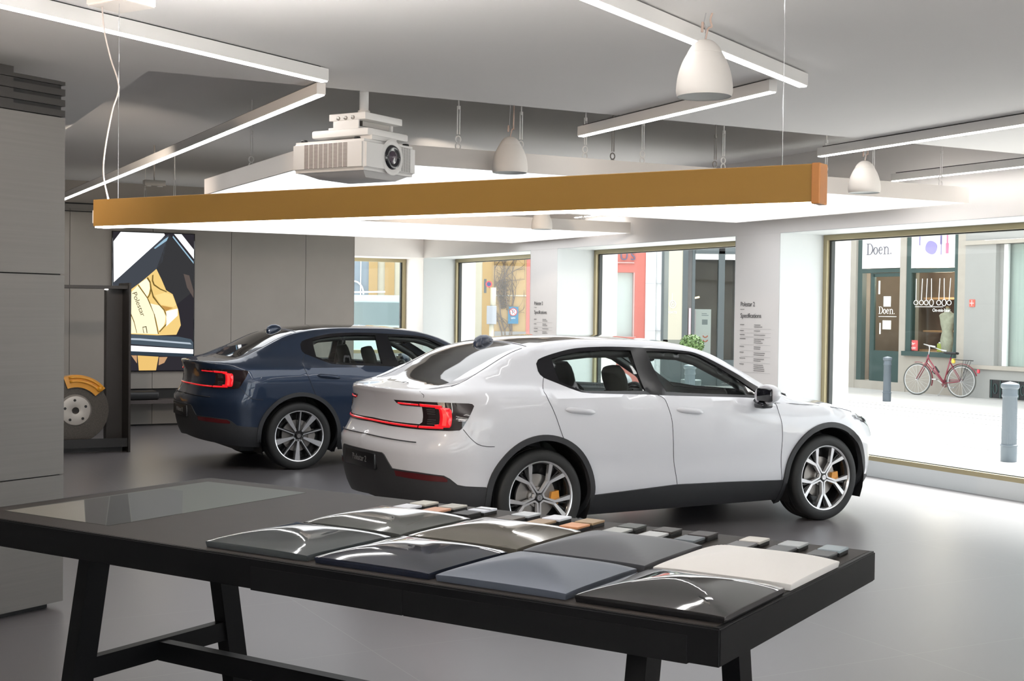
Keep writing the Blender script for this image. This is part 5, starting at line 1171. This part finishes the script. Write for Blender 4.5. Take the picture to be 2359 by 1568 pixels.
g = G(); g.tube([(4.30, 2.02, -.9), (4.42, 2.05, -.9)], .02, 8); g.tube([(4.28, 2.52, -.9), (4.28, 2.58, -.9)], .012, 6); g.obj('interior_lamp', emat('warm_lamp', (1, .75, .35), 2.5), t)
t = thing('potted_bush', 'round green bush in a pot outside the glass shop door', 'potted plant', Matrix.Translation((3.44, 25.0, 0)))
g = G(); g.lathe([(0, -.01), (.16, -.01), (.20, .38), (.19, .40), (.17, .39), (.0, .37)], 24); g.obj('pot', DKG, t, True)
g = G(); g.cyl((0, 0, .37), (0, 0, 1.0), .02, 8); g.obj('stem', VM, t)
g = G(); random.seed(11)
for k in range(1500):
    v = Vector((random.gauss(0, 1), random.gauss(0, 1), random.gauss(0, 1))).normalized() * (.24 * random.uniform(.45, 1) ** .5); v.z *= .85; c = v + Vector((0, 0, 1.06))
    a = Vector((random.gauss(0, 1), random.gauss(0, 1), random.gauss(0, 1))).normalized(); b = a.cross(v).normalized(); L_ = .03
    g.add([c - a * L_, c + b * L_ * .5, c + a * L_, c - b * L_ * .5], [(0, 1, 2, 3)])
q = g.obj('foliage', mat('fresh_green_leaf', (.09, .155, .045), .7, noise=.5, nscale=12), t, recalc=False); q['kind'] = 'stuff'
# blurred vehicle seen through the far left window
t = thing('parked_van', 'pale blue grey vehicle passing outside, seen through the farthest left window', 'car', Matrix.Translation((-3.2, 27.0, 0)))
g = G(); g.prism([(-2.2, .35), (-2.2, 1.75), (-1.6, 1.95), (1.3, 1.95), (1.9, 1.25), (2.3, 1.05), (2.35, .35)], -.8, .8, Matrix.Rotation(PI / 2, 4, 'X')); g.obj('body', mat('pale_teal_vehicle', (.38, .47, .48), .3, coat=.6), t, False, auto=.4)
g = G(); g.box(-2.0, 1.35, -.82, -.79, 1.35, 1.8); g.obj('window', mat('van_glass', (.14, .19, .20), .15), t)
for x_ in (-1.4, 1.4):
    g = G(); g.lathe([(0, 0), (.33, 0), (.34, .03), (.34, .2), (0, .2)], 24, Matrix.Translation((x_, -.84, .33)) @ Matrix.Rotation(-PI / 2, 4, 'X')); g.obj('wheel', TYRE, t, False, auto=.6)
pl_ = bpy.data.lights.new('shop_light', 'POINT'); pl_.energy = 90; pl_.color = (1, .85, .68); pl_.shadow_soft_size = .3  # fill light added inside the shop so its interior shows through the glass
po_ = bpy.data.objects.new('shop_lamp', pl_); COL.objects.link(po_); po_.location = bpos(22.2, 21.3, 2.6)
# two unseen fill beams added behind the viewer to brighten the ceiling
for (x_, y_, L_, lb_) in ((-3.4, -1.2, 3.1, 'white up and down pendant beam behind the viewer on the left'), (2.2, 1.0, 3.1, 'white up and down pendant beam behind the viewer on the right')):
    t = thing('pendant_beam', lb_, 'pendant light', Matrix.Translation((x_, y_, 2.3)) @ Matrix.Rotation(YT, 4, 'Z'))
    g = G(); g.rbox(0, L_, -.03, .03, .004, .11, .003); g.obj('housing', WHITE, t)
    g = G(); g.box(.03, L_ - .03, -.022, .022, .11, .114); g.obj('uplight_strip', emat('uplight_strong', (1, .97, .93), 420) if 'uplight_strong' not in bpy.data.materials else bpy.data.materials['uplight_strong'], t)
    for q in (.1, L_ - .1):
        g = G(); g.tube([(q, 0, .11), (q, 0, .72)], .0015, 5); g.obj('suspension_wire', CHROME, t)
# ------------------------------------------------------------------ ceiling lamps behind the viewer (they light the near end of the room)
def lamp_thing(x, y, yaw, L, label, col, s):
    linear((x, y), (x + math.cos(yaw) * L, y + math.sin(yaw) * L), label)
lamp_thing(-4.2, -1.0, math.radians(57.4), 3.5, 'slim linear light behind the viewer, left side', None, 1)
lamp_thing(1.5, -3.0, math.radians(57.4), 4.0, 'slim linear light behind the viewer, right side', None, 1)
def spot(x, y, z, tx, ty, tz, power, col, ang=60, r=.08):
    ld = bpy.data.lights.new('warm_spot', 'SPOT'); ld.energy = power; ld.color = col; ld.spot_size = math.radians(ang); ld.spot_blend = .8; ld.shadow_soft_size = r
    o = bpy.data.objects.new('spot_lamp', ld); COL.objects.link(o); o.location = (x, y, z); d = Vector((tx - x, ty - y, tz - z)); o.rotation_euler = d.to_track_quat('-Z', 'Y').to_euler()
    return o
spot(-3.6, 4.2, 2.9, -.9, 8.3, 2.4, 150, (1, .78, .6), 70)
spot(-3.2, 9.5, 2.9, -4.3, 18.4, 1.3, 160, (1, .86, .72), 60)
spot(-1.0, 12.5, 3.2, .4, 20.0, 1.8, 160, (1, .86, .72), 55)
